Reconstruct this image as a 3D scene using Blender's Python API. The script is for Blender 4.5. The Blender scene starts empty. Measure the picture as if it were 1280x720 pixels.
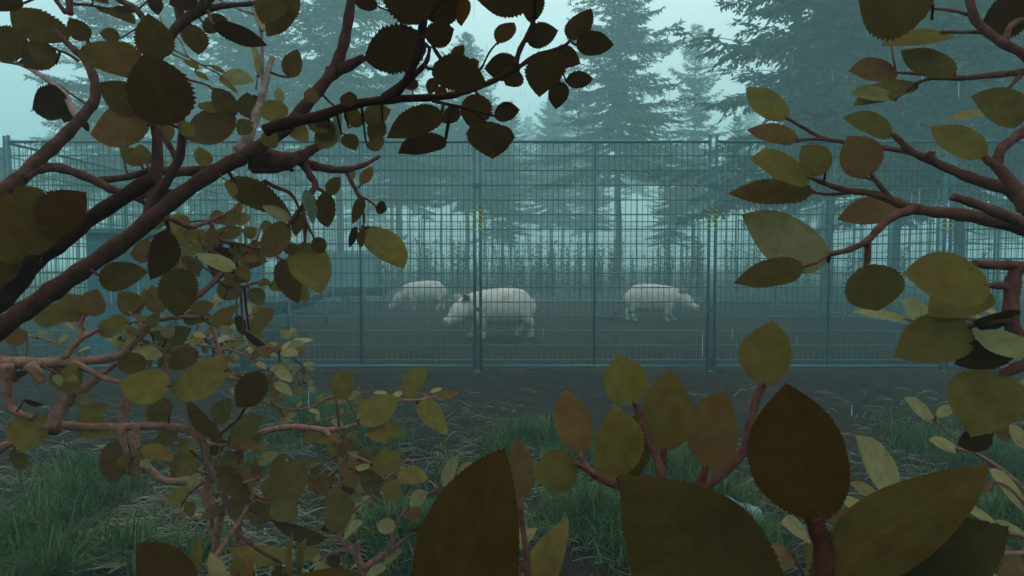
import bpy, math, random
import numpy as np
from mathutils import Vector, Matrix, noise as mnoise

SC = bpy.context.scene
COL = SC.collection
rad = math.radians
R = random.Random(7)

# ------------------------------------------------------------------ camera
F = 763.0                                   # focal length in pixels of the 1280 px wide picture
CAM_H = 0.958
PITCH = math.atan((360 - 328) / F)
cam_data = bpy.data.cameras.new('camera')
cam = bpy.data.objects.new('camera', cam_data)
COL.objects.link(cam)
cam.location = (0, 0, CAM_H)
cam.rotation_euler = (rad(90) - PITCH, 0, 0)
cam_data.angle = 2 * math.atan(640 / F)
cam_data.clip_start = 0.05
cam_data.clip_end = 1000
SC.camera = cam

# ------------------------------------------------------------------ world, sun, exposure
world = bpy.data.worlds.new('World')
SC.world = world
world.use_nodes = True
wt = world.node_tree
wt.nodes.clear()
w_out = wt.nodes.new('ShaderNodeOutputWorld')
w_bg = wt.nodes.new('ShaderNodeBackground')
w_sky = wt.nodes.new('ShaderNodeTexSky')
w_sky.sky_type = 'NISHITA'
w_sky.sun_disc = False
w_sky.sun_elevation = rad(48)
w_sky.sun_rotation = rad(20)
w_sky.air_density = 1.2
w_sky.dust_density = 6.0
w_mix = wt.nodes.new('ShaderNodeMix')
w_mix.data_type = 'RGBA'
w_mix.inputs[0].default_value = 0.82
w_mix.inputs[7].default_value = (8.9, 10.8, 11.1, 1)     # the even overcast layer
wt.links.new(w_sky.outputs[0], w_mix.inputs[6])
wt.links.new(w_mix.outputs[2], w_bg.inputs[0])
w_bg.inputs[1].default_value = 0.10
wt.links.new(w_bg.outputs[0], w_out.inputs[0])

sun_data = bpy.data.lights.new('sun', 'SUN')
sun_data.energy = 0.6
sun_data.angle = rad(40)
sun_data.color = (1.0, 0.95, 0.88)
sun = bpy.data.objects.new('sun', sun_data)
COL.objects.link(sun)
sun.rotation_euler = (rad(42), 0, rad(180 - 20))

SC.view_settings.view_transform = 'Standard'
SC.view_settings.look = 'None'
SC.view_settings.gamma = 1
SC.view_settings.exposure = 0.52
SC.view_settings.use_curve_mapping = False
SC.cycles.use_denoising = True
SC.cycles.max_bounces = 6
SC.cycles.diffuse_bounces = 3
SC.cycles.glossy_bounces = 2
SC.cycles.transmission_bounces = 3
SC.cycles.volume_bounces = 3
SC.cycles.transparent_max_bounces = 8

HAZE_DENSITY = 0.0175
HAZE_COLOR = (0.67, 0.97, 0.98, 1)

# ------------------------------------------------------------------ helpers
CP, SP = math.cos(PITCH), math.sin(PITCH)


def at(px, py, d):
    """a point seen at a pixel of the photograph, d metres along the view axis"""
    x, y = (px - 640) / F * d, -(py - 360) / F * d
    return Vector((x, CP * d + SP * y, CAM_H - SP * d + CP * y))


def ground_at(px, py):
    a, b = at(px, py, 1.0), Vector((0, 0, CAM_H))
    v = a - b
    return b + v * (-CAM_H / v.z)


class MB:
    def __init__(self):
        self.v, self.f, self.c, self.uv = [], [], [], []

    def add(self, verts, faces, col=(1, 1, 1), uvs=None):
        o = len(self.v)
        self.v.extend([tuple(p) for p in verts])
        self.f.extend([tuple(i + o for i in fc) for fc in faces])
        self.c.extend([col] * len(verts))
        self.uv.extend(uvs if uvs else [(0, 0)] * len(verts))

    def box(self, cx, cy, cz, sx, sy, sz, col=(1, 1, 1), rz=0.0):
        vs = []
        for dx in (-1, 1):
            for dy in (-1, 1):
                for dz in (-1, 1):
                    x, y = dx * sx / 2, dy * sy / 2
                    vs.append((cx + x * math.cos(rz) - y * math.sin(rz), cy + x * math.sin(rz) + y * math.cos(rz), cz + dz * sz / 2))
        self.add(vs, [(0, 1, 3, 2), (4, 6, 7, 5), (0, 4, 5, 1), (2, 3, 7, 6), (0, 2, 6, 4), (1, 5, 7, 3)], col)

    def tube(self, pts, radii, n=8, col=(1, 1, 1), cap=True, wob=0.0):
        pts = [Vector(p) for p in pts]
        if isinstance(radii, (int, float)):
            radii = [radii] * len(pts)
        o = len(self.v)
        vs, fs = [], []
        ref = None
        for i, p in enumerate(pts):
            t = (pts[min(i + 1, len(pts) - 1)] - pts[max(i - 1, 0)])
            if t.length < 1e-9:
                t = Vector((0, 0, 1))
            t.normalize()
            if ref is None:
                ref = Vector((0, 0, 1)) if abs(t.z) < 0.9 else Vector((1, 0, 0))
            u = (ref - t * ref.dot(t))
            if u.length < 1e-6:
                u = t.orthogonal()
            u.normalize()
            ref = u
            w = t.cross(u)
            for k in range(n):
                a = 2 * math.pi * k / n
                r = radii[i] * (1 + (R.uniform(-wob, wob) if wob else 0))
                vs.append(p + u * (r * math.cos(a)) + w * (r * math.sin(a)))
        for i in range(len(pts) - 1):
            for k in range(n):
                k2 = (k + 1) % n
                fs.append((i * n + k, i * n + k2, (i + 1) * n + k2, (i + 1) * n + k))
        if cap:
            fs.append(tuple(range(n - 1, -1, -1)))
            m = (len(pts) - 1) * n
            fs.append(tuple(range(m, m + n)))
        self.add(vs, fs, col)

    def mesh(self, name, smooth=True):
        me = bpy.data.meshes.new(name)
        me.from_pydata(self.v, [], self.f)
        ca = me.color_attributes.new('tone', 'FLOAT_COLOR', 'POINT')
        arr = np.ones((len(self.v), 4), dtype=np.float32)
        if self.v:
            arr[:, :3] = np.array(self.c, dtype=np.float32)
        ca.data.foreach_set('color', arr.ravel())
        uvl = me.uv_layers.new(name='uv')
        li = np.zeros(len(me.loops), dtype=np.int32)
        me.loops.foreach_get('vertex_index', li)
        uvl.data.foreach_set('uv', np.array(self.uv, dtype=np.float32)[li].ravel())
        if smooth:
            me.polygons.foreach_set('use_smooth', np.ones(len(me.polygons), dtype=bool))
        me.update()
        return me

    def build(self, name, mat, parent=None, smooth=True):
        return link(name, self.mesh(name, smooth), mat, parent)


def link(name, me, mat, parent=None):
    if mat is not None:
        me.materials.clear()
        me.materials.append(mat)
    o = bpy.data.objects.new(name, me)
    COL.objects.link(o)
    if parent:
        o.parent = parent
    return o


def thing(name, label, cat, loc=(0, 0, 0), rz=0.0, group=None):
    o = bpy.data.objects.new(name, None)
    o.empty_display_size = 0.1
    COL.objects.link(o)
    o.location = loc
    o.rotation_euler = (0, 0, rz)
    o['label'], o['category'] = label, cat
    if group:
        o['group'] = group
    return o


def tag(o, label=None, cat=None, group=None, kind=None):
    if label:
        o['label'] = label
    if cat:
        o['category'] = cat
    if group:
        o['group'] = group
    if kind:
        o['kind'] = kind
    return o


def copy_thing(root, loc, rz, label, scale=None):
    r = root.copy()
    COL.objects.link(r)
    r.location = loc
    r.rotation_euler = (0, 0, rz)
    if scale:
        r.scale = scale
    r['label'] = label
    for ch in list(root.children):
        c = ch.copy()
        COL.objects.link(c)
        c.parent = r
        for g in list(ch.children):
            d = g.copy()
            COL.objects.link(d)
            d.parent = c
    return r


def smooth_path(pts, sub=4):
    """Catmull-Rom through points given as (Vector, radius)"""
    out = []
    n = len(pts)
    for i in range(n - 1):
        p0, p1, p2, p3 = pts[max(i - 1, 0)], pts[i], pts[i + 1], pts[min(i + 2, n - 1)]
        for k in range(sub):
            t = k / sub
            a = [0.5 * (2 * p1[0] + (p2[0] - p0[0]) * t + (2 * p0[0] - 5 * p1[0] + 4 * p2[0] - p3[0]) * t * t + (3 * p1[0] - p0[0] - 3 * p2[0] + p3[0]) * t ** 3)]
            out.append((a[0], p1[1] * (1 - t) + p2[1] * t))
    out.append(pts[-1])
    return out


# ------------------------------------------------------------------ materials
def new_mat(name):
    m = bpy.data.materials.new(name)
    m.use_nodes = True
    nt = m.node_tree
    return m, nt, nt.nodes['Principled BSDF']


def noise_node(nt, scale, detail=4, rough=0.6, coord='Object'):
    tc = nt.nodes.new('ShaderNodeTexCoord')
    n = nt.nodes.new('ShaderNodeTexNoise')
    n.inputs['Scale'].default_value = scale
    n.inputs['Detail'].default_value = detail
    n.inputs['Roughness'].default_value = rough
    nt.links.new(tc.outputs[coord], n.inputs['Vector'])
    return n


def ramp(nt, src, stops):
    r = nt.nodes.new('ShaderNodeValToRGB')
    els = r.color_ramp.elements
    while len(els) < len(stops):
        els.new(0.5)
    for e, (p, c) in zip(els, stops):
        e.position = p
        e.color = (*c, 1)
    nt.links.new(src, r.inputs[0])
    return r


def bump(nt, bsdf, src, strength, dist):
    b = nt.nodes.new('ShaderNodeBump')
    b.inputs['Strength'].default_value = strength
    b.inputs['Distance'].default_value = dist
    nt.links.new(src, b.inputs['Height'])
    nt.links.new(b.outputs[0], bsdf.inputs['Normal'])
    return b


def simple_mat(name, c0, c1, scale=6, rough=0.6, metal=0.0, bump_s=0.2, bump_d=0.01, spec=0.4, tone=False):
    m, nt, b = new_mat(name)
    n = noise_node(nt, scale)
    r = ramp(nt, n.outputs[0], [(0.3, c0), (0.7, c1)])
    src = r.outputs[0]
    if tone:
        at_ = nt.nodes.new('ShaderNodeAttribute')
        at_.attribute_name = 'tone'
        mx = nt.nodes.new('ShaderNodeMix')
        mx.data_type = 'RGBA'
        mx.blend_type = 'MULTIPLY'
        mx.inputs[0].default_value = 1
        nt.links.new(src, mx.inputs[6])
        nt.links.new(at_.outputs['Color'], mx.inputs[7])
        src = mx.outputs[2]
    nt.links.new(src, b.inputs['Base Color'])
    b.inputs['Roughness'].default_value = rough
    b.inputs['Metallic'].default_value = metal
    b.inputs['Specular IOR Level'].default_value = spec
    if bump_s:
        bump(nt, b, n.outputs[0], bump_s, bump_d)
    return m


def leaf_mat(name, trans=0.3, rough=0.8, spec=0.0, veins=True, nscale=60):
    m, nt, b = new_mat(name)
    a = nt.nodes.new('ShaderNodeAttribute')
    a.attribute_name = 'tone'
    n = noise_node(nt, nscale, 3)
    rr = ramp(nt, n.outputs[0], [(0.3, (0.78, 0.74, 0.70)), (0.7, (1.12, 1.15, 1.1))])
    mx = nt.nodes.new('ShaderNodeMix')
    mx.data_type = 'RGBA'
    mx.blend_type = 'MULTIPLY'
    mx.inputs[0].default_value = 1
    nt.links.new(a.outputs['Color'], mx.inputs[6])
    nt.links.new(rr.outputs[0], mx.inputs[7])
    src = mx.outputs[2]
    if veins:
        nb = noise_node(nt, 22, 5, .65)
        rb = ramp(nt, nb.outputs[0], [(0.42, (1.0, 1.0, 1.0)), (0.58, (1.0, .80, .62)), (0.72, (.62, .40, .26))])
        mb2 = nt.nodes.new('ShaderNodeMix')
        mb2.data_type = 'RGBA'
        mb2.blend_type = 'MULTIPLY'
        mb2.inputs[0].default_value = .42
        nt.links.new(src, mb2.inputs[6])
        nt.links.new(rb.outputs[0], mb2.inputs[7])
        src = mb2.outputs[2]
    if veins:
        uv = nt.nodes.new('ShaderNodeUVMap')
        uv.uv_map = 'uv'
        sep = nt.nodes.new('ShaderNodeSeparateXYZ')
        nt.links.new(uv.outputs[0], sep.inputs[0])
        ab = nt.nodes.new('ShaderNodeMath')
        ab.operation = 'ABSOLUTE'
        nt.links.new(sep.outputs[1], ab.inputs[0])
        # side veins: t*9 - |s|*3.2 , sawtooth near zero
        m1 = nt.nodes.new('ShaderNodeMath')
        m1.operation = 'MULTIPLY'
        m1.inputs[1].default_value = 10.0
        nt.links.new(sep.outputs[0], m1.inputs[0])
        m2 = nt.nodes.new('ShaderNodeMath')
        m2.operation = 'MULTIPLY'
        m2.inputs[1].default_value = 3.4
        nt.links.new(ab.outputs[0], m2.inputs[0])
        m3 = nt.nodes.new('ShaderNodeMath')
        m3.operation = 'SUBTRACT'
        nt.links.new(m1.outputs[0], m3.inputs[0])
        nt.links.new(m2.outputs[0], m3.inputs[1])
        m4 = nt.nodes.new('ShaderNodeMath')
        m4.operation = 'PINGPONG'
        m4.inputs[1].default_value = 0.5
        nt.links.new(m3.outputs[0], m4.inputs[0])
        m5 = nt.nodes.new('ShaderNodeMapRange')
        m5.inputs[1].default_value = 0.0
        m5.inputs[2].default_value = 0.12
        m5.inputs[3].default_value = 1.0
        m5.inputs[4].default_value = 0.0
        nt.links.new(m4.outputs[0], m5.inputs[0])
        m6 = nt.nodes.new('ShaderNodeMapRange')
        m6.inputs[1].default_value = 0.0
        m6.inputs[2].default_value = 0.07
        m6.inputs[3].default_value = 1.6
        m6.inputs[4].default_value = 0.0
        nt.links.new(ab.outputs[0], m6.inputs[0])
        mm = nt.nodes.new('ShaderNodeMath')
        mm.operation = 'MAXIMUM'
        nt.links.new(m5.outputs[0], mm.inputs[0])
        nt.links.new(m6.outputs[0], mm.inputs[1])
        fac = nt.nodes.new('ShaderNodeMath')
        fac.operation = 'MULTIPLY'
        fac.inputs[1].default_value = 0.035
        nt.links.new(mm.outputs[0], fac.inputs[0])
        mv = nt.nodes.new('ShaderNodeMix')
        mv.data_type = 'RGBA'
        mv.inputs[7].default_value = (0.26, 0.13, 0.03, 1)
        nt.links.new(fac.outputs[0], mv.inputs[0])
        nt.links.new(src, mv.inputs[6])
        src = mv.outputs[2]
        bump(nt, b, mm.outputs[0], 0.10, 0.001)
    nt.links.new(src, b.inputs['Base Color'])
    b.inputs['Roughness'].default_value = rough
    b.inputs['Specular IOR Level'].default_value = spec
    tr = nt.nodes.new('ShaderNodeBsdfTranslucent')
    nt.links.new(src, tr.inputs[0])
    ms = nt.nodes.new('ShaderNodeMixShader')
    ms.inputs[0].default_value = trans
    out = nt.nodes['Material Output']
    nt.links.new(b.outputs[0], ms.inputs[1])
    nt.links.new(tr.outputs[0], ms.inputs[2])
    nt.links.new(ms.outputs[0], out.inputs[0])
    return m


M_leaf = leaf_mat('shrub_leaf')
M_grass = leaf_mat('grass_blade', trans=0.25, veins=False, nscale=3)
M_weed = leaf_mat('weed_leaf', trans=0.2, veins=False, nscale=5)
M_needle = leaf_mat('conifer_needles', trans=0.1, veins=False, nscale=1.5)
M_twig = simple_mat('red_brown_twig', (0.085, 0.026, 0.019), (0.205, 0.074, 0.054), 70, 0.8, bump_s=0.8, bump_d=0.004, spec=0.04, tone=True)
M_bark = simple_mat('conifer_bark', (0.03, 0.026, 0.022), (0.08, 0.065, 0.055), 5, 0.9, bump_s=0.8, bump_d=0.05, spec=0.2)
M_steel = simple_mat('galvanised_steel', (0.030, 0.095, 0.112), (0.048, 0.125, 0.145), 18, 0.42, 0.25, bump_s=0.08, bump_d=0.002)
M_wire = simple_mat('green_coated_wire', (0.022, 0.095, 0.095), (0.034, 0.125, 0.122), 20, 0.5, 0.1, bump_s=0)
M_blue = simple_mat('blue_grey_sheet_steel', (0.040, 0.125, 0.165), (0.060, 0.165, 0.205), 3, 0.6, 0.0, bump_s=0.1, bump_d=0.01)
M_trough = simple_mat('dark_blue_steel', (0.018, 0.055, 0.080), (0.03, 0.08, 0.11), 6, 0.45, 0.1, bump_s=0.1)
M_siding = simple_mat('grey_siding', (0.14, 0.17, 0.18), (0.20, 0.24, 0.25), 4, 0.6, 0.1, bump_s=0.1, bump_d=0.01)
M_straw = simple_mat('dry_straw', (0.16, 0.135, 0.085), (0.26, 0.225, 0.15), 9, 0.7, bump_s=0, spec=0.2, tone=True)
M_eye = simple_mat('dark_eye', (0.01, 0.01, 0.01), (0.02, 0.015, 0.012), 5, 0.2, bump_s=0)
M_hoof = simple_mat('hoof_horn', (0.07, 0.055, 0.05), (0.12, 0.1, 0.09), 30, 0.6, bump_s=0.1)


def tape_mat():
    m, nt, b = new_mat('hazard_tape')
    tc = nt.nodes.new('ShaderNodeTexCoord')
    w = nt.nodes.new('ShaderNodeTexWave')
    w.bands_direction = 'DIAGONAL'
    w.inputs['Scale'].default_value = 16.0
    nt.links.new(tc.outputs['Object'], w.inputs['Vector'])
    r = ramp(nt, w.outputs[0], [(0.48, (0.012, 0.02, 0.02)), (0.52, (0.36, 0.34, 0.05))])
    r.color_ramp.interpolation = 'CONSTANT'
    nt.links.new(r.outputs[0], b.inputs['Base Color'])
    b.inputs['Roughness'].default_value = 0.5
    return m


M_tape = tape_mat()


def pig_mat():
    m, nt, b = new_mat('pig_skin')
    n = noise_node(nt, 7, 5)
    r = ramp(nt, n.outputs[0], [(0.35, (0.44, 0.31, 0.27)), (0.5, (0.56, 0.46, 0.42)), (0.68, (0.46, 0.28, 0.24))])
    n2 = noise_node(nt, 3, 6)
    geo = nt.nodes.new('ShaderNodeTexCoord')
    sep = nt.nodes.new('ShaderNodeSeparateXYZ')
    nt.links.new(geo.outputs['Object'], sep.inputs[0])
    mr = nt.nodes.new('ShaderNodeMapRange')
    mr.inputs[1].default_value = 0.02
    mr.inputs[2].default_value = 0.34
    mr.inputs[3].default_value = 1.1
    mr.inputs[4].default_value = 0.0
    nt.links.new(sep.outputs[2], mr.inputs[0])
    mu = nt.nodes.new('ShaderNodeMath')
    mu.operation = 'MULTIPLY'
    nt.links.new(mr.outputs[0], mu.inputs[0])
    nt.links.new(n2.outputs[0], mu.inputs[1])
    mx = nt.nodes.new('ShaderNodeMix')
    mx.data_type = 'RGBA'
    mx.inputs[7].default_value = (0.10, 0.08, 0.065, 1)       # mud on the legs
    nt.links.new(mu.outputs[0], mx.inputs[0])
    nt.links.new(r.outputs[0], mx.inputs[6])
    nt.links.new(mx.outputs[2], b.inputs['Base Color'])
    b.inputs['Roughness'].default_value = 0.6
    b.inputs['Subsurface Weight'].default_value = 0.0
    n3 = noise_node(nt, 16, 6, .6)
    bump(nt, b, n3.outputs[0], 0.55, 0.02)
    return m


M_pig = pig_mat()
M_ear = simple_mat('pig_ear', (0.32, 0.22, 0.20), (0.46, 0.36, 0.33), 20, 0.6, bump_s=0.1)
M_ear_shaded = simple_mat('shaded_pig_ear', (0.05, 0.04, 0.04), (0.10, 0.07, 0.065), 20, 0.7, bump_s=0.1)  # shadow inside the nearest pig's near ear, painted as a dark colour
M_snout = simple_mat('pig_snout', (0.42, 0.20, 0.17), (0.50, 0.27, 0.23), 30, 0.45, bump_s=0.1)


def ground_mat():
    m, nt, b = new_mat('wet_mud_ground')
    n1 = noise_node(nt, 0.9, 8, 0.65)
    n2 = noise_node(nt, 9.0, 8, 0.7)
    r1 = ramp(nt, n1.outputs[0], [(0.3, (0.011, 0.005, 0.002)), (0.5, (0.024, 0.010, 0.004)), (0.72, (0.050, 0.023, 0.011))])
    r2 = ramp(nt, n2.outputs[0], [(0.35, (0.35, 0.35, 0.35)), (0.6, (1.1, 1.08, 1.05)), (0.75, (2.2, 2.1, 2.0))])
    mx = nt.nodes.new('ShaderNodeMix')
    mx.data_type = 'RGBA'
    mx.blend_type = 'MULTIPLY'
    mx.inputs[0].default_value = 1
    nt.links.new(r1.outputs[0], mx.inputs[6])
    nt.links.new(r2.outputs[0], mx.inputs[7])
    # grassy meadow beyond the pen
    tc = nt.nodes.new('ShaderNodeTexCoord')
    sep = nt.nodes.new('ShaderNodeSeparateXYZ')
    nt.links.new(tc.outputs['Object'], sep.inputs[0])
    mr = nt.nodes.new('ShaderNodeMapRange')
    mr.inputs[1].default_value = 14.6
    mr.inputs[2].default_value = 15.6
    nt.links.new(sep.outputs[1], mr.inputs[0])
    rg = ramp(nt, n2.outputs[0], [(0.3, (0.045, 0.06, 0.03)), (0.7, (0.10, 0.12, 0.06))])
    mg = nt.nodes.new('ShaderNodeMix')
    mg.data_type = 'RGBA'
    nt.links.new(mr.outputs[0], mg.inputs[0])
    nt.links.new(mx.outputs[2], mg.inputs[6])
    nt.links.new(rg.outputs[0], mg.inputs[7])
    nt.links.new(mg.outputs[2], b.inputs['Base Color'])
    rr = nt.nodes.new('ShaderNodeMapRange')
    rr.inputs[3].default_value = 0.45
    rr.inputs[4].default_value = 0.95
    nt.links.new(n1.outputs[0], rr.inputs[0])
    nt.links.new(rr.outputs[0], b.inputs['Roughness'])
    b.inputs['Specular IOR Level'].default_value = 0.08
    bump(nt, b, n2.outputs[0], 1.0, 0.07)
    return m


# ------------------------------------------------------------------ ground
def ground_h(x, y):
    h = mnoise.noise(Vector((x * 0.55, y * 0.55, 0))) * 0.035 + mnoise.noise(Vector((x * 2.1, y * 2.1, 3))) * 0.018 + mnoise.noise(Vector((x * 6, y * 6, 5))) * 0.026 + mnoise.noise(Vector((x * 13, y * 13, 9))) * 0.014
    k = max(0.0, min(1.0, (22 - abs(x)) / 6)) * max(0.0, min(1.0, (30 - y) / 6))
    return h * k


def axis(dense0, dense1, step, far0, far1):
    a = list(np.arange(dense0, dense1 + 1e-6, step))
    s, lo, hi = step, dense0, dense1
    while hi < far1:
        s *= 1.35
        hi = min(hi + s, far1)
        a.append(hi)
    s = step
    while lo > far0:
        s *= 1.35
        lo = max(lo - s, far0)
        a.insert(0, lo)
    return a


def build_ground():
    xs, ys = axis(-6, 6, 0.05, -150, 150), axis(1.4, 12, 0.05, -150, 150)
    vs = [(x, y, ground_h(x, y)) for y in ys for x in xs]
    nx = len(xs)
    fs = [(j * nx + i, j * nx + i + 1, (j + 1) * nx + i + 1, (j + 1) * nx + i) for j in range(len(ys) - 1) for i in range(nx - 1)]
    me = bpy.data.meshes.new('ground')
    me.from_pydata(vs, [], fs)
    me.polygons.foreach_set('use_smooth', np.ones(len(me.polygons), dtype=bool))
    return tag(link('ground', me, ground_mat()), kind='structure')


build_ground()

# ------------------------------------------------------------------ haze: the misty rain air
hb = MB()
hb.box(0, 0, 15.5, 304, 304, 33.0)
hm, hnt, hbs = new_mat('misty_air')
hnt.nodes.remove(hbs)
pv = hnt.nodes.new('ShaderNodeVolumePrincipled')
pv.inputs['Color'].default_value = HAZE_COLOR
pv.inputs['Density'].default_value = HAZE_DENSITY
pv.inputs['Anisotropy'].default_value = 0.0
hnt.links.new(pv.outputs[0], hnt.nodes['Material Output'].inputs['Volume'])
tag(hb.build('haze', hm, smooth=False), kind='stuff')

# ------------------------------------------------------------------ wire fence panels round the pen
FENCE_Y = 5.30
FX = [-4.36, -2.33, -0.30, 1.736, 3.77, 5.80]
BACK_Y = 15.6
TOPZ, BOTZ = 2.0, 0.045


def panel_root(w, label, taped=True):
    """a panel between x=0 and x=w along +X, seen from -Y"""
    t = thing('fence_panel', label, 'fence', group='welded wire fence panels round the pig pen')
    g = 0.027                                     # half gap between neighbouring uprights
    up = []
    for x in (g, w - g):
        m = MB()
        m.tube([(0, 0, -0.02), (0, 0, TOPZ + 0.05)], 0.0135, 10)
        u = m.build('post', M_steel, t)
        u.location = (x, 0, 0)
        up.append(u)
        if taped:
            m = MB()
            m.tube([(0, 0, 1.235), (0, 0, 1.435)], 0.0148, 10, cap=False)
            k = m.build('warning_tape', M_tape, u)
    for name, z, r in (('top_rail', TOPZ - 0.005, 0.0125), ('bottom_rail', BOTZ + 0.008, 0.0135)):
        m = MB()
        m.tube([(g + 0.012, 0, z), (w - g - 0.012, 0, z)], r, 8)
        m.build(name, M_steel, t)
    m = MB()
    m.tube([(w / 2, 0, BOTZ + 0.02), (w / 2, 0, TOPZ - 0.015)], 0.0105, 8)
    m.build('brace', M_steel, t)
    m = MB()
    n = int(round((w - 2 * g) / 0.0487))
    for i in range(1, n):
        x = g + (w - 2 * g) * i / n
        if abs(x - w / 2) < 0.012:
            continue
        m.tube([(x, -0.002, BOTZ + 0.018), (x, -0.002, TOPZ - 0.016)], 0.0030, 5, cap=False)
    for z in np.arange(0.108, 1.95, 0.1263):
        m.tube([(g + 0.012, 0.002, z), (w - g - 0.012, 0.002, z)], 0.0060, 5, cap=False)
    m.build('wire_mesh', M_wire, t)
    # two clamps holding the neighbour
    for z in (0.55, 1.62):
        m = MB()
        m.box(0, 0, z, 0.075, 0.036, 0.035)
        m.build('clamp', M_steel, t, smooth=False)
    m = MB()
    m.box(0, 0, 0.0, 0.075, 0.05, 0.02)
    m.build('foot_plate', M_steel, t, smooth=False)
    return t


W_P = 2.032
p0 = panel_root(W_P, 'front wire fence panel behind the drooping left leaves, second from the left corner')
p0.location = (FX[1], FENCE_Y, 0)
front_labels = {0: 'front wire fence panel at the left corner of the pen, mostly behind branches',
                2: 'front wire fence panel before the large pig\'s body and the bright gap in the trees',
                3: 'front wire fence panel just right of the taller middle post pair, behind big olive leaves',
                4: 'front wire fence panel at the far right end, behind the thick right branches'}
p0['label'] = 'front wire fence panel before the large pig\'s head and the feed troughs'
for i, lb in front_labels.items():
    copy_thing(p0, (FX[i], FENCE_Y, 0), 0, lb)
side_lab = 'wire fence panel of the pen\'s left side, running back from the corner'
pb = panel_root(W_P, 'wire fence panel of the pen\'s misty far side behind the pigs', taped=False)
pb.location = (FX[0], BACK_Y, 0)
for i in range(1, 5):
    copy_thing(pb, (FX[i], BACK_Y, 0), 0, 'wire fence panel of the pen\'s misty far side behind the pigs')
NS = 5
for i in range(NS):
    y = FENCE_Y + (BACK_Y - FENCE_Y) * i / NS
    s = (BACK_Y - FENCE_Y) / NS / W_P
    copy_thing(pb, (FX[0] - 0.03, y, 0), rad(90), side_lab, (s, 1, 1))
    copy_thing(pb, (FX[5] + 0.03, y, 0), rad(90), 'wire fence panel of the pen\'s right side, behind the right branches', (s, 1, 1))

# ------------------------------------------------------------------ shelter, siding building, troughs
def build_shelter():
    a, b = ground_at(40, 450), ground_at(318, 450)
    y0, y1 = 6.05, 7.5
    x0, xm, x1 = -4.2, -3.42, -3.0
    t = thing('pig_shelter', 'low blue-grey sheet steel shelter behind the left fence corner', 'shelter', ((x0 + x1) / 2, (y0 + y1) / 2, 0))
    ox, oy = t.location.x, t.location.y

    def slab(name, xa, xb, z, ya=y0, yb=y1, ribs=True):
        m = MB()
        m.box((xa + xb) / 2 - ox, ya - oy, z / 2, xb - xa, 0.03, z)
        m.box((xa + xb) / 2 - ox, yb - oy, z / 2, xb - xa, 0.03, z)
        m.box(xa - ox + 0.015, (ya + yb) / 2 - oy, z / 2, 0.028, yb - ya - 0.034, z - 0.006)
        m.box(xb - ox - 0.015, (ya + yb) / 2 - oy, z / 2, 0.028, yb - ya - 0.034, z - 0.006)
        n = int((xb - xa) / 0.3)
        for i in range(1, n):
            x = xa + (xb - xa) * i / n - ox
            m.box(x, ya - oy - 0.018, z / 2, 0.02, 0.008, z - 0.01)
        m.build(name, M_blue, t, smooth=False)
        r = MB()
        r.box((xa + xb) / 2 - ox, (ya + yb) / 2 - oy, z + 0.021, xb - xa + 0.08, yb - ya + 0.16, 0.035)
        r.build('roof', M_blue, t, smooth=False)
    slab('wall', x0, xm, 1.24)
    slab('lean_to', xm + 0.045, x1, 1.07, y0 + 0.1, y1 - 0.1)


build_shelter()


def build_siding():
    t = thing('slatted_fence', 'grey fence of narrow horizontal slats at the far left edge, beyond the wire corner', 'fence', (-7.6, 7.4, 0))
    m = MB()
    for k in range(46):
        m.box(0, 0, 0.05 + k * 0.0495, 3.0, 0.022, 0.040)
    m.build('slat_panel', M_siding, t, smooth=False)
    for x in (-1.47, 0.0, 1.47):
        m = MB()
        m.box(x, 0.052, 1.16, 0.08, 0.08, 2.36)
        m.build('post', M_blue, t, smooth=False)


build_siding()


def trough(label, loc, rz, L=1.6, W=0.42, top=0.46):
    t = thing('feed_trough', label, 'feed trough', loc, rz, group='blue-grey feed troughs in the pen')
    m = MB()
    n = 12
    prof = []
    for i in range(n + 1):
        a = math.pi * i / n
        prof.append((-W / 2 * math.cos(a), top - W / 2 * 0.8 * math.sin(a)))
    inner = [(y * 0.93, z + (top - z) * 0.07) for y, z in prof]
    loop = prof + inner[::-1]
    k = len(loop)
    vs = [(x, y, z) for x in (-L / 2, L / 2) for (y, z) in loop]
    fs = [(i, (i + 1) % k, k + (i + 1) % k, k + i) for i in range(k)]
    m.add(vs, fs)
    for x in (-L / 2, L / 2):
        o = [(x - 0.008, y, z) for y, z in prof] + [(x + 0.008, y, z) for y, z in prof]
        q = len(prof)
        m.add(o, [tuple(range(q)), tuple(range(2 * q - 1, q - 1, -1))] + [(i, i + 1, q + i + 1, q + i) for i in range(q - 1)] + [(q - 1, 0, q, 2 * q - 1)])
    m.build('bowl', M_trough, t, smooth=False)
    m = MB()
    for s in (-1, 1):
        m.tube([(-L / 2 - 0.02, s * W / 2, top), (L / 2 + 0.02, s * W / 2, top)], 0.016, 8)
    for x in (-L / 2, L / 2):
        m.tube([(x, -W / 2, top), (x, W / 2, top)], 0.015, 8)
    m.build('rim', M_trough, t)
    for x in (-L / 2 + 0.06, L / 2 - 0.06):
        for s in (-1, 1):
            g = MB()
            g.tube([(x, s * (W / 2 + 0.005), top - 0.01), (x * 1.02, s * (W / 2 + 0.05), -0.02)], 0.019, 8)
            g.build('leg', M_trough, t)
    m = MB()
    for x in (-L / 2 + 0.06, L / 2 - 0.06):
        m.tube([(x * 1.01, -W / 2 - 0.025, 0.2), (x * 1.01, W / 2 + 0.025, 0.2)], 0.012, 6)
    m.build('stretcher', M_trough, t)
    return t


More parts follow.
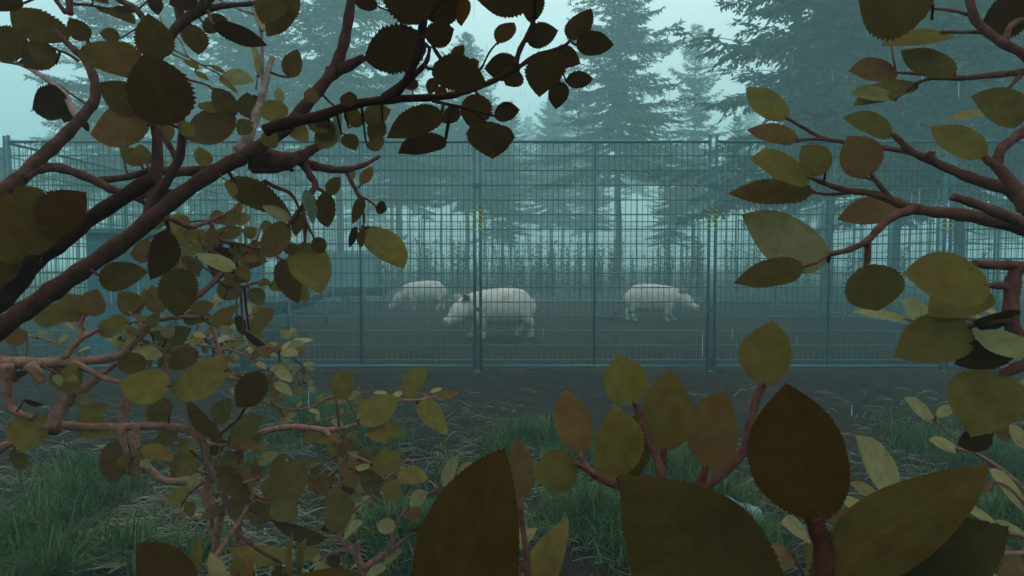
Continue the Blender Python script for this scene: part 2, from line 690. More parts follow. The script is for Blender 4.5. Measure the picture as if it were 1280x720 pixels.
def far_shed():
    t = thing('low_shed', 'long low blue-grey shed in the mist beyond the pen, left of the grazing pig', 'shed', (-7.2, 24.5, 0))
    t.scale = (1.38, 1.3, 1.12)
    m = MB()
    m.box(0, 0, .55, 2.5, 1.6, 1.1)
    for k in range(9):
        m.box(-1.1 + k * .275, -.812, .53, .05, .02, 1.04)
    m.build('wall', M_blue, t, smooth=False)
    m = MB()
    m.add([(-1.35, -.95, 1.1), (1.35, -.95, 1.1), (1.35, .95, 1.1), (-1.35, .95, 1.1), (-1.35, -.95, 1.14), (1.35, -.95, 1.14), (1.35, .95, 1.3), (-1.35, .95, 1.3)],
          [(0, 3, 2, 1), (4, 5, 6, 7), (0, 1, 5, 4), (1, 2, 6, 5), (2, 3, 7, 6), (3, 0, 4, 7)])
    m.build('roof', M_blue, t, smooth=False)


far_shed()
a, b = ground_at(318, 434), ground_at(392, 404)
trough('nearest feed trough on legs, beside the blue-grey shelter', ((a.x + b.x) / 2, (a.y + b.y) / 2, 0), math.atan2(b.y - a.y, b.x - a.x), L=2.0, W=.5, top=.5)
a, b = ground_at(412, 392), ground_at(434, 386)
trough('middle feed trough, partly hidden behind the nearest one', ((a.x + b.x) / 2, (a.y + b.y) / 2, 0), rad(75), L=1.3)
a = ground_at(455, 384)
trough('farthest feed trough, the one close to the grazing pig', (a.x, a.y + 0.2, 0), rad(12), L=0.85, W=0.46, top=0.42)

# ------------------------------------------------------------------ conifers
GREEN = (0.045, 0.075, 0.045)


def conifer_meshes(seed, H=14.0, bare=3.2, spread=2.7, nwh=46, thick=1.0, trunk=0.15):
    rg = random.Random(seed)
    tr = MB()
    n = 12
    pts = [(rg.uniform(-.05, .05) * (i > 0), rg.uniform(-.05, .05) * (i > 0), H * i / n - (0.1 if i == 0 else 0)) for i in range(n + 1)]
    tr.tube(pts, [trunk * (1 - i / n) ** 0.85 + 0.012 for i in range(n + 1)], 9)
    # dead stubs on the bare trunk
    for _ in range(12):
        z = rg.uniform(1.2, bare + 1)
        a = rg.uniform(0, 6.28)
        L = rg.uniform(0.25, 1.1)
        tr.tube([(0, 0, z), (math.cos(a) * L, math.sin(a) * L, z - L * rg.uniform(0, .35))], [0.018, 0.005], 4)
    cr = MB()
    V, Fc, C = [], [], []

    def quad(p, d, w, L, col):
        """a pointed spray of needles from p along d"""
        q = p + d * L
        mid = p + d * (L * 0.45)
        o = len(V)
        V.extend([p, mid + w, q, mid - w])
        Fc.append((o, o + 1, o + 2, o + 3))
        C.extend([col] * 4)

    for i in range(nwh):
        f = (i + rg.random()) / nwh
        z = bare + (H - bare) * f ** 0.9
        env = spread * (1 - f) ** 0.8 * (0.85 + 0.15 * math.sin(f * 40)) + 0.12
        nb = rg.choice([4, 5, 5, 6])
        a0 = rg.uniform(0, 6.28)
        for k in range(nb):
            if rg.random() < 0.10:
                continue
            az = a0 + 6.283 * k / nb + rg.uniform(-.35, .35)
            L = env * (rg.uniform(0.45, 1.0) if rg.random() < .72 else rg.uniform(1.0, 1.38))
            droop = (0.45 - 0.75 * f) * rg.uniform(0.6, 1.3)
            h = Vector((math.cos(az), math.sin(az), 0))
            side = Vector((-math.sin(az), math.cos(az), 0))
            steps = max(3, int(L / 0.17))
            tone = rg.choice([.55, .8, 1.0, 1.3, 1.8]) * rg.uniform(.85, 1.15)
            path = []
            for s in range(steps + 1):
                t = s / steps
                path.append(Vector((0, 0, z)) + h * (L * t) + Vector((0, 0, -droop * L * (t ** 1.3) + 0.18 * L * t ** 3)))
            cr.tube([path[0], path[steps // 2], path[-1]], [0.03 * L / 2 + .006, 0.014, 0.004], 4, col=(0.05, 0.04, 0.035), cap=False)
            for s in range(1, steps + 1):
                t = s / steps
                p = path[s]
                fwd = (path[s] - path[s - 1]).normalized()
                tl = (0.16 + 0.42 * L / 2.7 * math.sin(math.pi * min(1, t * 0.8 + 0.15))) * rg.uniform(0.6, 1.2)
                for sd in (-1, 1):
                    if rg.random() < 0.12:
                        continue
                    d = (fwd * rg.uniform(0.5, 1.0) + side * sd * rg.uniform(0.6, 1.0) + Vector((0, 0, rg.uniform(-0.45, 0.12)))).normalized()
                    wv = d.cross(Vector((rg.uniform(-.4, .4), rg.uniform(-.4, .4), 1))).normalized()
                    col = tuple(c * tone * rg.uniform(0.8, 1.2) for c in GREEN)
                    quad(p, d, wv * 0.05 * thick, tl, col)
                    nn = max(2, int(tl / 0.085))
                    for j in range(nn):
                        u = (j + 0.6) / nn
                        pp = p + d * (tl * u)
                        for s2 in (-1, 1):
                            dd = (d * 0.7 + wv * s2 * rg.uniform(0.5, 1.0) + Vector((0, 0, rg.uniform(-0.6, 0.15)))).normalized()
                            ww = dd.cross(Vector((rg.uniform(-1, 1), rg.uniform(-1, 1), 1))).normalized()
                            quad(pp, dd, ww * 0.032 * thick, rg.uniform(0.10, 0.26), col)
                d = (fwd + Vector((0, 0, rg.uniform(-.2, .1)))).normalized()
                quad(p, d, side * 0.035 * thick, 0.24, tuple(c * tone for c in GREEN))
    cr.add(V, Fc)
    cr.c[-len(V):] = C
    a, b = tr.mesh('trunk'), cr.mesh('crown', smooth=False)
    a.materials.append(M_bark)
    b.materials.append(M_needle)
    return a, b


CON = [conifer_meshes(11, 14, 4.4, 3.2, 46), conifer_meshes(12, 14, 4.8, 3.9, 50, 1.15), conifer_meshes(13, 14, 7.0, 2.6, 36, trunk=.11), conifer_meshes(14, 15, 3.0, 4.3, 70, 1.25, trunk=.12)]


def conifer(px, d, H, kind, label, group=None, wide=1.0, rz=None):
    """px: pixel column of its trunk, d: metres away"""
    x = (px - 640) / F * d
    s = H / 14.0
    t = thing('conifer', label, 'tree', (x, d, -0.03), R.uniform(0, 6.28) if rz is None else rz, group)
    t.scale = (s * wide, s * wide, s)
    for nm, me in zip(('trunk', 'crown'), CON[kind]):
        o = bpy.data.objects.new(nm, me)
        COL.objects.link(o)
        o.parent = t
    return t


conifer(772, 27, 15.0, 1, 'tall spreading conifer in the middle, right of the dark overhanging branch', wide=.95)
conifer(1036, 16.5, 17.0, 3, 'dark near conifer with dense crown, just right of the sky gap', wide=.80)
conifer(1196, 14.2, 14.5, 3, 'dark conifer whose thick trunk shows beside the right front fence post', wide=.85)
conifer(1120, 21, 20, 3, 'conifer standing between the two dark near conifers on the right', wide=.85)
conifer(584, 33, 13.0, 1, 'pale conifer left of the tall middle conifer, half behind dark leaves', wide=.95)
conifer(425, 24, 15.5, 1, 'full conifer behind the dark bare branch that rises left of centre', wide=.9)
conifer(318, 26, 16, 1, 'conifer behind the pale dead twig on the left', wide=.85)
conifer(140, 21, 11.8, 0, 'conifer at the left beside the open sky, behind the fence corner', wide=0.9)
conifer(866, 36, 14.6, 0, 'slender pale conifer at the edge of the sky gap right of centre', wide=.8)
conifer(688, 42, 12.0, 1, 'small faint conifer seen between the middle conifer and the dark leaves', wide=.9)
conifer(226, 29, 17, 0, 'narrow conifer between the left fence corner and the pale dead twig', wide=1.0)
conifer(500, 31, 13.5, 0, 'loose crowned conifer behind the big serrated dark leaf', wide=1.0)
conifer(1310, 22, 15, 1, 'conifer at the right edge behind the black leaf')
FAR_LAB = 'slim misty conifer with bare lower trunk in the rows behind the pen'
rt = random.Random(5)
far = []
for i in range(66):
    d = rt.uniform(27, 70)
    for _ in range(30):
        px = rt.uniform(-60, 1400)
        if all(abs(px - q) > 8 for q, _d in far):
            break
    far.append((px, d))
    gap = 800 < px < 905 or px < 70
    Hh = (rt.uniform(0.12, 0.19) if gap else rt.uniform(0.17, 0.29)) * d + 1.5
    conifer(px, d, min(Hh, 24), rt.choice([0, 2, 2, 2]), FAR_LAB, 'misty conifers in the wood behind the pen', wide=rt.uniform(0.8, 1.1))

# ------------------------------------------------------------------ tall weeds beyond the pen
def weed_mesh(seed, H):
    rg = random.Random(seed)
    m = MB()
    for s in range(2):
        lean = Vector((rg.uniform(-.12, .12), rg.uniform(-.12, .12), 0))
        h = H * rg.uniform(.8, 1)
        base = Vector((rg.uniform(-.06, .06), rg.uniform(-.06, .06), 0))
        m.tube([base, base + lean * .4 + Vector((0, 0, h * .5)), base + lean + Vector((0, 0, h))], [0.014, 0.010, 0.004], 5, col=(0.07, 0.06, 0.03))
        for i in range(40):
            t = rg.uniform(.15, 1)
            p = base + lean * t + Vector((0, 0, h * t))
            a = rg.uniform(0, 6.28)
            L = rg.uniform(.1, .26) * (1.25 - t * .6)
            d = Vector((math.cos(a), math.sin(a), rg.uniform(-.3, .7))).normalized()
            leaf(m, p, p + d * L, Vector((rg.uniform(-.5, .5), rg.uniform(-.5, .5), 1)), L * .22, (0.045 * rg.uniform(.7, 1.3), 0.055, 0.03), rows=6, droop=.25)
    return m


def leaf(m, B, T, N, W, col, rows=22, droop=0.12, fold=0.16, serr=0.05, shape=0.0, rg=R):
    """an ovate pointed leaf with toothed margin from base B to tip T, facing N"""
    ax = T - B
    L = ax.length
    if L < 1e-6:
        return
    ax = ax / L
    N = N - ax * N.dot(ax)
    if N.length < 1e-6:
        N = ax.orthogonal()
    N.normalize()
    S = ax.cross(N)
    vs, uvs, fs = [], [], []
    twist = rg.uniform(-.25, .25)
    sway = rg.uniform(-.06, .06)
    cols = (-1.0, -0.55, 0.0, 0.55, 1.0)
    peak = 0.40 + shape
    for i in range(rows + 1):
        t = i / rows
        if t < peak:
            s = math.sin(math.pi / 2 * (t / peak) ** 0.62)
        else:
            u = (t - peak) / (1 - peak)
            s = math.cos(math.pi / 2 * u ** 1.25) ** 0.95
        tooth = 1 + (serr if (i % 2) else -serr) * min(1, t * 3) * (1 if i < rows else 0) * rg.uniform(.4, 1.3)
        tb = t - (0.015 if (i % 2) else 0.0) * (serr > 0)
        hw = W / 2 * s
        ca, sa = math.cos(twist * t), math.sin(twist * t)
        arch = -droop * L * (t - 0.0) ** 2 + droop * L * t
        for c in cols:
            k = tooth if abs(c) == 1 else 1
            off = c * hw * k
            hgt = arch + fold * abs(off) - 0.10 * hw * abs(c) ** 2 + 0.02 * L * math.sin(t * 9 + c * 2.0) * s * .5
            p = B + ax * (L * (tb if abs(c) == 1 else t)) + (S * ca + N * sa) * off + (N * ca - S * sa) * hgt + S * (sway * L * math.sin(math.pi * t))
            vs.append(p)
            uvs.append((t, c * s))
    n = len(cols)
    for i in range(rows):
        for j in range(n - 1):
            fs.append((i * n + j, i * n + j + 1, (i + 1) * n + j + 1, (i + 1) * n + j))
    m.add(vs, fs, col, uvs)


weeds = [weed_mesh(s, 1.75).mesh('weed') for s in range(3)]
for w_ in weeds:
    w_.materials.append(M_weed)
rw = random.Random(21)
WLAB = 'tall dark leafy weed standing in the mist behind the pen\'s back fence'
for i in range(120):
    px = rw.uniform(470, 880) if i < 95 else rw.uniform(900, 1260)
    d = rw.uniform(16.8, 21)
    o = bpy.data.objects.new('tall_weed', rw.choice(weeds))
    COL.objects.link(o)
    o.location = ((px - 640) / F * d, d, -0.02)
    o.rotation_euler = (0, 0, rw.uniform(0, 6.28))
    k = rw.uniform(.75, 1.1)
    o.scale = (k, k, k)
    tag(o, WLAB, 'weed', 'tall weeds behind the pen')

# ------------------------------------------------------------------ pigs
def ring_loft(bm_v, bm_f, secs, n=20):
    """secs: (centre, tangent, half width across, half height)"""
    o = len(bm_v)
    for c, t, rx, rz in secs:
        t = Vector(t).normalized()
        side = Vector((0, 1, 0)) if abs(t.y) < 0.9 else Vector((1, 0, 0))
        side = (side - t * side.dot(t)).normalized()
        up = t.cross(side)
        if up.z < 0 and abs(up.z) > 0.05:
            up = -up
        for k in range(n):
            a = 2 * math.pi * k / n
            bm_v.append(Vector(c) + side * (rx * math.cos(a)) + up * (rz * math.sin(a)))
    m = len(secs)
    for i in range(m - 1):
        for k in range(n):
            k2 = (k + 1) % n
            bm_f.append((o + i * n + k, o + i * n + k2, o + (i + 1) * n + k2, o + (i + 1) * n + k))
    bm_f.append(tuple(o + k for k in range(n - 1, -1, -1)))
    bm_f.append(tuple(o + (m - 1) * n + k for k in range(n)))


def chain(pts):
    """loft sections from (x,y,z,r_across,r_along) points"""
    out = []
    for i, p in enumerate(pts):
        a, b = Vector(pts[max(i - 1, 0)][:3]), Vector(pts[min(i + 1, len(pts) - 1)][:3])
        out.append((p[:3], b - a, p[3], p[4]))
    return out


def make_pig(label, loc, rz, head_drop=0.0, head_turn=0.0, strides=(0.06, -0.05, 0.05, -0.06), scale=1.0, shaded_ear=None):
    t = thing('pig', label, 'pig', loc, rz, group='white pigs in the pen')
    t.scale = (scale,) * 3
    v, f = [], []
    body = [(-0.475, 0, 0.44, 0.03, 0.04), (-0.46, 0, 0.43, 0.09, 0.10), (-0.42, 0, 0.405, 0.138, 0.160), (-0.34, 0, 0.395, 0.170, 0.205), (-0.22, 0, 0.388, 0.188, 0.226),
            (-0.08, 0, 0.382, 0.200, 0.236), (0.06, 0, 0.38, 0.198, 0.230), (0.18, 0, 0.385, 0.182, 0.212), (0.28, 0, 0.39, 0.158, 0.188),
            (0.36, 0, 0.388, 0.132, 0.160), (0.42, 0, 0.38, 0.11, 0.13)]
    ring_loft(v, f, chain(body), 24)
    # head: neck to snout, lowered and turned
    hd = head_drop
    hx = [(0.30, 0, 0.40, 0.125, 0.150), (0.32, 0, 0.40, 0.125, 0.150), (0.40, 0, 0.395 - hd * .15, 0.118, 0.135), (0.47, 0, 0.385 - hd * .4, 0.104, 0.118), (0.53, 0, 0.365 - hd * .62, 0.096, 0.112),
          (0.575, 0, 0.335 - hd * .78, 0.078, 0.090), (0.62, 0, 0.305 - hd * .9, 0.062, 0.068), (0.685, 0, 0.28 - hd, 0.051, 0.053), (0.70, 0, 0.272 - hd, 0.054, 0.055), (0.712, 0, 0.268 - hd, 0.050, 0.050)]

    def turn(p):
        k = max(0.0, min(1.0, (p[0] - 0.36) / 0.12))
        a = head_turn * k
        dx = p[0] - 0.36
        if dx <= 0:
            return p
        return (0.36 + dx * math.cos(a) - p[1] * math.sin(a), p[1] * math.cos(a) + dx * math.sin(a), *p[2:])
    ring_loft(v, f, chain([turn(p) for p in hx]), 20)
    # jowl and lower jaw
    jw = [(0.44, 0, 0.31 - hd * .45, 0.075, 0.06), (0.52, 0, 0.29 - hd * .65, 0.065, 0.055), (0.60, 0, 0.265 - hd * .85, 0.042, 0.034), (0.655, 0, 0.248 - hd * .95, 0.028, 0.022)]
    ring_loft(v, f, chain([turn(p) for p in jw]), 14)
    # legs
    for i, (x, s) in enumerate(((0.24, -1), (0.24, 1), (-0.34, -1), (-0.34, 1))):
        st = strides[i]
        if x > 0:
            leg = [(x + .01, s * .085, .36, .075, .105), (x + .005 + st * .1, s * .10, .26, .062, .078), (x + st * .35, s * .105, .195, .044, .050), (x - .006 + st * .6, s * .105, .135, .034, .037),
                   (x - .002 + st * .85, s * .105, .075, .029, .030), (x + .016 + st, s * .105, .038, .034, .038), (x + .028 + st, s * .105, .006, .037, .044), (x + .03 + st, s * .105, -.008, .034, .04)]
        else:
            leg = [(x + .03, s * .08, .40, .085, .15), (x + .03 + st * .05, s * .10, .30, .078, .115), (x - .005 + st * .25, s * .108, .225, .055, .070), (x - .045 + st * .5, s * .11, .165, .036, .042),
                   (x - .035 + st * .8, s * .11, .095, .030, .031), (x - .012 + st, s * .11, .04, .034, .037), (x + .0 + st, s * .11, .006, .037, .043), (x + .002 + st, s * .11, -.008, .034, .04)]
        ring_loft(v, f, chain(leg), 14)
    # tail curl
    me = bpy.data.meshes.new('body')
    me.from_pydata([tuple(p) for p in v], [], f)
    tb = MB()
    tp = [Vector((-0.462, 0, 0.47))] + [Vector((-0.482 - 0.002 * k, 0.014 * math.sin(k * 1.1), 0.466 - 0.013 * k)) for k in range(9)]
    tb.tube(tp, [0.012] * 4 + [0.011, 0.010, 0.010, 0.009, 0.008, 0.007], 8)
    o = link('body', me, M_pig, t)
    md = o.modifiers.new('remesh', 'REMESH')
    md.mode = 'VOXEL'
    md.voxel_size = 0.009
    ms = o.modifiers.new('smooth', 'SMOOTH')
    ms.iterations = 6
    ms.factor = 0.5
    dg = bpy.context.evaluated_depsgraph_get()
    dg.update()
    nm = bpy.data.meshes.new_from_object(o.evaluated_get(dg))
    o.modifiers.clear()
    o.data = nm
    nm.name = 'body'
    nm.materials.clear()
    nm.materials.append(M_pig)
    nm.polygons.foreach_set('use_smooth', np.ones(len(nm.polygons), dtype=bool))
    tb.build('tail', M_pig, t)
    for s in (-1, 1):
        ev, ef = [], []
        ear = [(0.435, s * 0.040, 0.440 - hd * .38, 0.022, 0.045), (0.450, s * 0.072, 0.490 - hd * .42, 0.014, 0.060), (0.478, s * 0.098, 0.530 - hd * .46, 0.010, 0.056), (0.512, s * 0.114, 0.552 - hd * .50, 0.008, 0.034), (0.538, s * 0.120, 0.556 - hd * .52, 0.005, 0.008)]
        ring_loft(ev, ef, chain([turn(p) for p in ear]), 12)
        m = MB()
        m.add(ev, ef)
        m.build('ear', M_ear_shaded if shaded_ear == s else M_ear, t)
    ev, ef = [], []
    ring_loft(ev, ef, chain([turn(p) for p in [(0.700, 0, 0.273 - hd, 0.049, 0.050), (0.712, 0, 0.268 - hd, 0.056, 0.057), (0.722, 0, 0.264 - hd, 0.052, 0.053), (0.727, 0, 0.262 - hd, 0.035, 0.036)]]), 16)
    m = MB()
    m.add(ev, ef)
    sn = m.build('snout', M_snout, t)
    for s in (-1, 1):
        m = MB()
        c = Vector(turn((0.7265, s * 0.020, 0.265 - hd, 0, 0))[:3])
        m.tube([c, c + Vector((.004 * math.cos(head_turn), .004 * math.sin(head_turn), -.001))], [.010, .009], 10)
        m.build('nostril', M_eye, sn)
    for s in (-1, 1):
        m = MB()
        p = turn((0.545, s * 0.074, 0.40 - hd * .62, 0, 0))
        c = Vector(p[:3])
        m.tube([c + Vector((0, -0.009, 0)), c + Vector((0, -.006, 0)), c, c + Vector((0, .006, 0)), c + Vector((0, .009, 0))], [0.003, .009, .012, .009, .003], 10)
        m.build('eye', M_eye, t)
    return t


g = ground_at(622, 421)
make_pig('largest nearest white pig standing with its head to the left behind a fence post', (g.x, g.y, 0), rad(180 + 14), head_drop=0.06, head_turn=rad(24), scale=1.02, shaded_ear=1)
g = ground_at(530, 387)
make_pig('white pig farther back with its head down to graze, left of the nearest pig', (g.x, g.y, 0), rad(180 + 8), head_drop=0.20, strides=(.09, -.05, -.06, .07), scale=0.95)
g = ground_at(817, 400.5)
make_pig('white pig walking to the right, right of centre beside the tall post pair', (g.x, g.y, 0), rad(-6), head_drop=0.05, head_turn=rad(-14), strides=(-.05, .08, .03, -.08), scale=0.98)


# a leafy clump lying in the pen
def clump():
    rg = random.Random(9)
    g = ground_at(760, 401)
    m = MB()
    for i in range(60):
        a = rg.uniform(0, 6.28)
        d = Vector((math.cos(a), math.sin(a), rg.uniform(.5, 1.6))).normalized()
        p = g + Vector((rg.uniform(-.09, .09), rg.uniform(-.07, .07), 0))
        q = p + d * rg.uniform(.08, .19)
        m.tube([p, (p + q) / 2 + Vector((0, 0, .02)), q], [.004, .003, .002], 4, col=(.05, .07, .04))
        for k in range(4):
            b = p.lerp(q, .35 + .2 * k)
            e = b + Vector((rg.uniform(-1, 1), rg.uniform(-1, 1), rg.uniform(-.3, .6))).normalized() * .06
            leaf(m, b, e, Vector((0, 0, 1)), .025, (.05, .075, .045), rows=5)
    m.tube([g + Vector((.1, 0, .12)), g + Vector((.17, 0, .05)), g + Vector((.21, 0, .0))], [.006, .006, .004], 5, col=(.09, .06, .04))
    o = m.build('weed_clump', M_weed)
    tag(o, 'low clump of green weeds on the mud, just behind the walking pig', 'plant')


clump()

# ------------------------------------------------------------------ grass, straw, rain
def patches():
    """grass tufts: pixel of their foot, radius in m, blades, blade length"""
    out = []
    for (px, py, r, n, L) in [(665, 585, .42, 2600, .30), (690, 560, .30, 1500, .30), (640, 560, .2, 700, .26), (770, 590, .35, 1300, .26), (860, 600, .35, 1300, .26),
                              (740, 660, .35, 2200, .24), (830, 680, .4, 1500, .22), (640, 690, .3, 1300, .22), (930, 690, .32, 1700, .22), (900, 640, .25, 1100, .24),
                              (420, 540, .45, 2400, .34), (470, 560, .3, 1100, .26), (380, 520, .4, 1500, .30), (500, 680, .3, 1700, .26), (440, 690, .25, 1000, .22),
                              (100, 630, .36, 2200, .28), (30, 680, .40, 2400, .30), (120, 710, .30, 1500, .26), (180, 590, .22, 900, .26), (10, 615, .3, 900, .24), (70, 740, .4, 2200, .26), (90, 590, .3, 700, .22), (330, 600, .3, 1000, .24), (300, 560, .2, 600, .22), (250, 700, .15, 300, .2),
                              (1170, 560, .38, 1800, .28), (1240, 590, .4, 2000, .28), (1150, 530, .35, 900, .24), (1260, 660, .4, 2200, .26), (1200, 640, .35, 1400, .24), (1010, 600, .3, 500, .2), (1100, 690, .35, 1200, .22), (1220, 530, .35, 900, .24), (560, 600, .25, 400, .2)]:
        out.append((ground_at(px, py), r * .8, int(n * .75), L * .72))
    return out


def blades(rg, items, tones, wid=(0.0018, 0.0042), nseg=4, spread=1.0, flat=False):
    V, Fc, C = [], [], []
    for (c, r, n, L) in items:
        for _ in range(n):
            q = r * abs(rg.gauss(0, .55))
            a = rg.uniform(0, 6.28)
            x, y = c.x + q * math.cos(a), c.y + q * math.sin(a)
            if mnoise.noise(Vector((x * 4.5, y * 4.5, 2))) < rg.uniform(-.35, .25):
                continue
            if y > 5.15 and not flat:
                continue
            z = ground_h(x, y)
            l = L * rg.uniform(.35, 1.15) * (1.1 - .4 * min(1, q / r))
            la = rg.uniform(0, 6.28)
            lean = rg.uniform(.2, 1.25) * spread
            w = rg.uniform(*wid)
            sx, sy = -math.sin(la) * w, math.cos(la) * w
            col = tones[int(rg.random() * len(tones))]
            k = rg.uniform(.7, 1.3)
            col = (col[0] * k, col[1] * k, col[2] * k)
            o = len(V)
            for s in range(nseg + 1):
                t = s / nseg
                hz = l * (t - .25 * lean * t * t) * (1 - .35 * lean * t)
                out_ = l * lean * (0.25 * t + .65 * t * t)
                ww = 1 - .93 * t ** 1.6
                X, Y, Z = x + math.cos(la) * out_, y + math.sin(la) * out_, max(z + hz, z + .004)
                V.append((X - sx * ww, Y - sy * ww, Z))
                V.append((X + sx * ww, Y + sy * ww, Z))
                C.extend([col, col])
            for s in range(nseg):
                Fc.append((o + 2 * s, o + 2 * s + 1, o + 2 * s + 3, o + 2 * s + 2))
    m = MB()
    m.v, m.f, m.c, m.uv = V, Fc, C, [(0, 0)] * len(V)
    return m


rg = random.Random(3)
TG = [(.038, .085, .026), (.055, .115, .036), (.030, .062, .024), (.07, .11, .036), (.14, .14, .065)]
tag(blades(rg, patches(), TG).build('grass', M_grass), 'green grass tufts before the fence', 'grass', kind='stuff')


def straw():
    rg = random.Random(4)
    m = MB()
    for i in range(7300):
        if i < 5600:
            px, py = rg.uniform(-30, 1310), rg.triangular(474, 760, 560)
        else:
            px, py = rg.gauss(250, 120), rg.gauss(650, 40)
        if py < 470:
            continue
        g = ground_at(px, py)
        if i < 5600 and mnoise.noise(Vector((g.x * 1.6, g.y * 1.6, 8))) < rg.uniform(-.5, .35):
            continue
        L = rg.uniform(.03, .15)
        a = rg.gauss(0.0, .75)
        d = Vector((math.cos(a), math.sin(a), 0))
        n = Vector((-d.y, d.x, 0))
        c = rg.gauss(0, .07) * L
        lift = rg.uniform(0, .02)
        pts = []
        for t in (0, .33, .66, 1):
            p = g + d * (L * (t - .5)) + n * (c * math.sin(math.pi * t))
            pts.append(Vector((p.x, p.y, ground_h(p.x, p.y) + .004 + lift * math.sin(math.pi * t) + rg.uniform(0, .01))))
        k = rg.choice([.25, .4, .6, .9, 1.4]) * rg.uniform(.8, 1.2)
        m.tube(pts, [rg.uniform(.0010, .0021) * (1.25 if i >= 5600 else 1)] * 4, 3, col=(k, k, k), cap=False)
    tag(m.build('straw', M_straw), 'dry straw and dead grass strewn on the mud', 'straw', kind='stuff')


straw()


def rain():
    rg = random.Random(14)
    m = MB()
    for i in range(520):
        d = rg.uniform(2.2, 13)
        p = at(rg.uniform(-40, 1320), rg.uniform(-20, 660), d)
        if p.z < 0.1 or (p.z < .85 and rg.random() < .6):
            continue
        L = rg.uniform(.05, .13)
        r = rg.uniform(.0010, .0022)
        tilt = Vector((rg.uniform(-.02, .02), 0, 1))
        m.tube([p, p + tilt * (L * .3), p + tilt * (L * .8), p + tilt * L], [r * .3, r, r * .7, r * .1], 5)
    mt, nt, b = new_mat('rain_water')
    b.inputs['Base Color'].default_value = (.9, .95, .95, 1)
    b.inputs['Roughness'].default_value = .1
    b.inputs['Transmission Weight'].default_value = .5
    b.inputs['IOR'].default_value = 1.33
    tag(m.build('rain', mt), 'falling rain', 'rain', kind='stuff')


rain()


def plastic():
    rg = random.Random(2)
    g = ground_at(907, 655)
    t = MB()
    nx, ny = 26, 12
    vs = []
    for j in range(ny + 1):
        for i in range(nx + 1):
            u, v_ = i / nx, j / ny
            x = (u - .5) * .30
            y = (v_ - .5) * .12
            edge = 1 + .22 * mnoise.noise(Vector((u * 4, v_ * 3, 1)))
            z = .065 + .015 * math.sin(math.pi * v_) + .035 * mnoise.noise(Vector((u * 5, v_ * 4, 7))) + .015 * mnoise.noise(Vector((u * 14, v_ * 10, 2))) - .07 * max(0, u - .55)
            vs.append((x * edge, y * edge, z * min(1, 4 * min(v_ + .12, 1 - v_ + .12))))
    fs = [(j * (nx + 1) + i, j * (nx + 1) + i + 1, (j + 1) * (nx + 1) + i + 1, (j + 1) * (nx + 1) + i) for j in range(ny) for i in range(nx)]
    t.add(vs, fs)
    m = simple_mat('pale_plastic', (.10, .19, .20), (.17, .26, .27), 14, .3, bump_s=.5, bump_d=.01, spec=.5)
    o = t.build('plastic_sheet', m)
    o.location = g + Vector((0, 0, .03))
    o.rotation_euler = (0, 0, rad(-14))
    o.scale = (.78, .8, .75)
    sd = o.modifiers.new('thick', 'SOLIDIFY')
    sd.thickness = .003
    tag(o, 'crumpled scrap of pale blue plastic sheet lying in the grass', 'litter')


plastic()

# ------------------------------------------------------------------ shrubs in front of the camera
TONE = {                                     # leaf colours (turning leaves: olive, yellow, brown, dark purple-brown, pale); K paints in the shade of leaves facing away
    'K': (0.046, 0.019, 0.005), 'D': (0.088, 0.048, 0.011), 'O': (0.158, 0.106, 0.029), 'Y': (0.205, 0.140, 0.036),
    'B': (0.165, 0.082, 0.031), 'P': (0.29, 0.23, 0.105), 'G': (0.14, 0.16, 0.12), 'N': (0.072, 0.028, 0.005), 'Q': (0.050, 0.036, 0.011), 'H': (0.078, 0.045, 0.011), 'J': (0.070, 0.033, 0.007)}


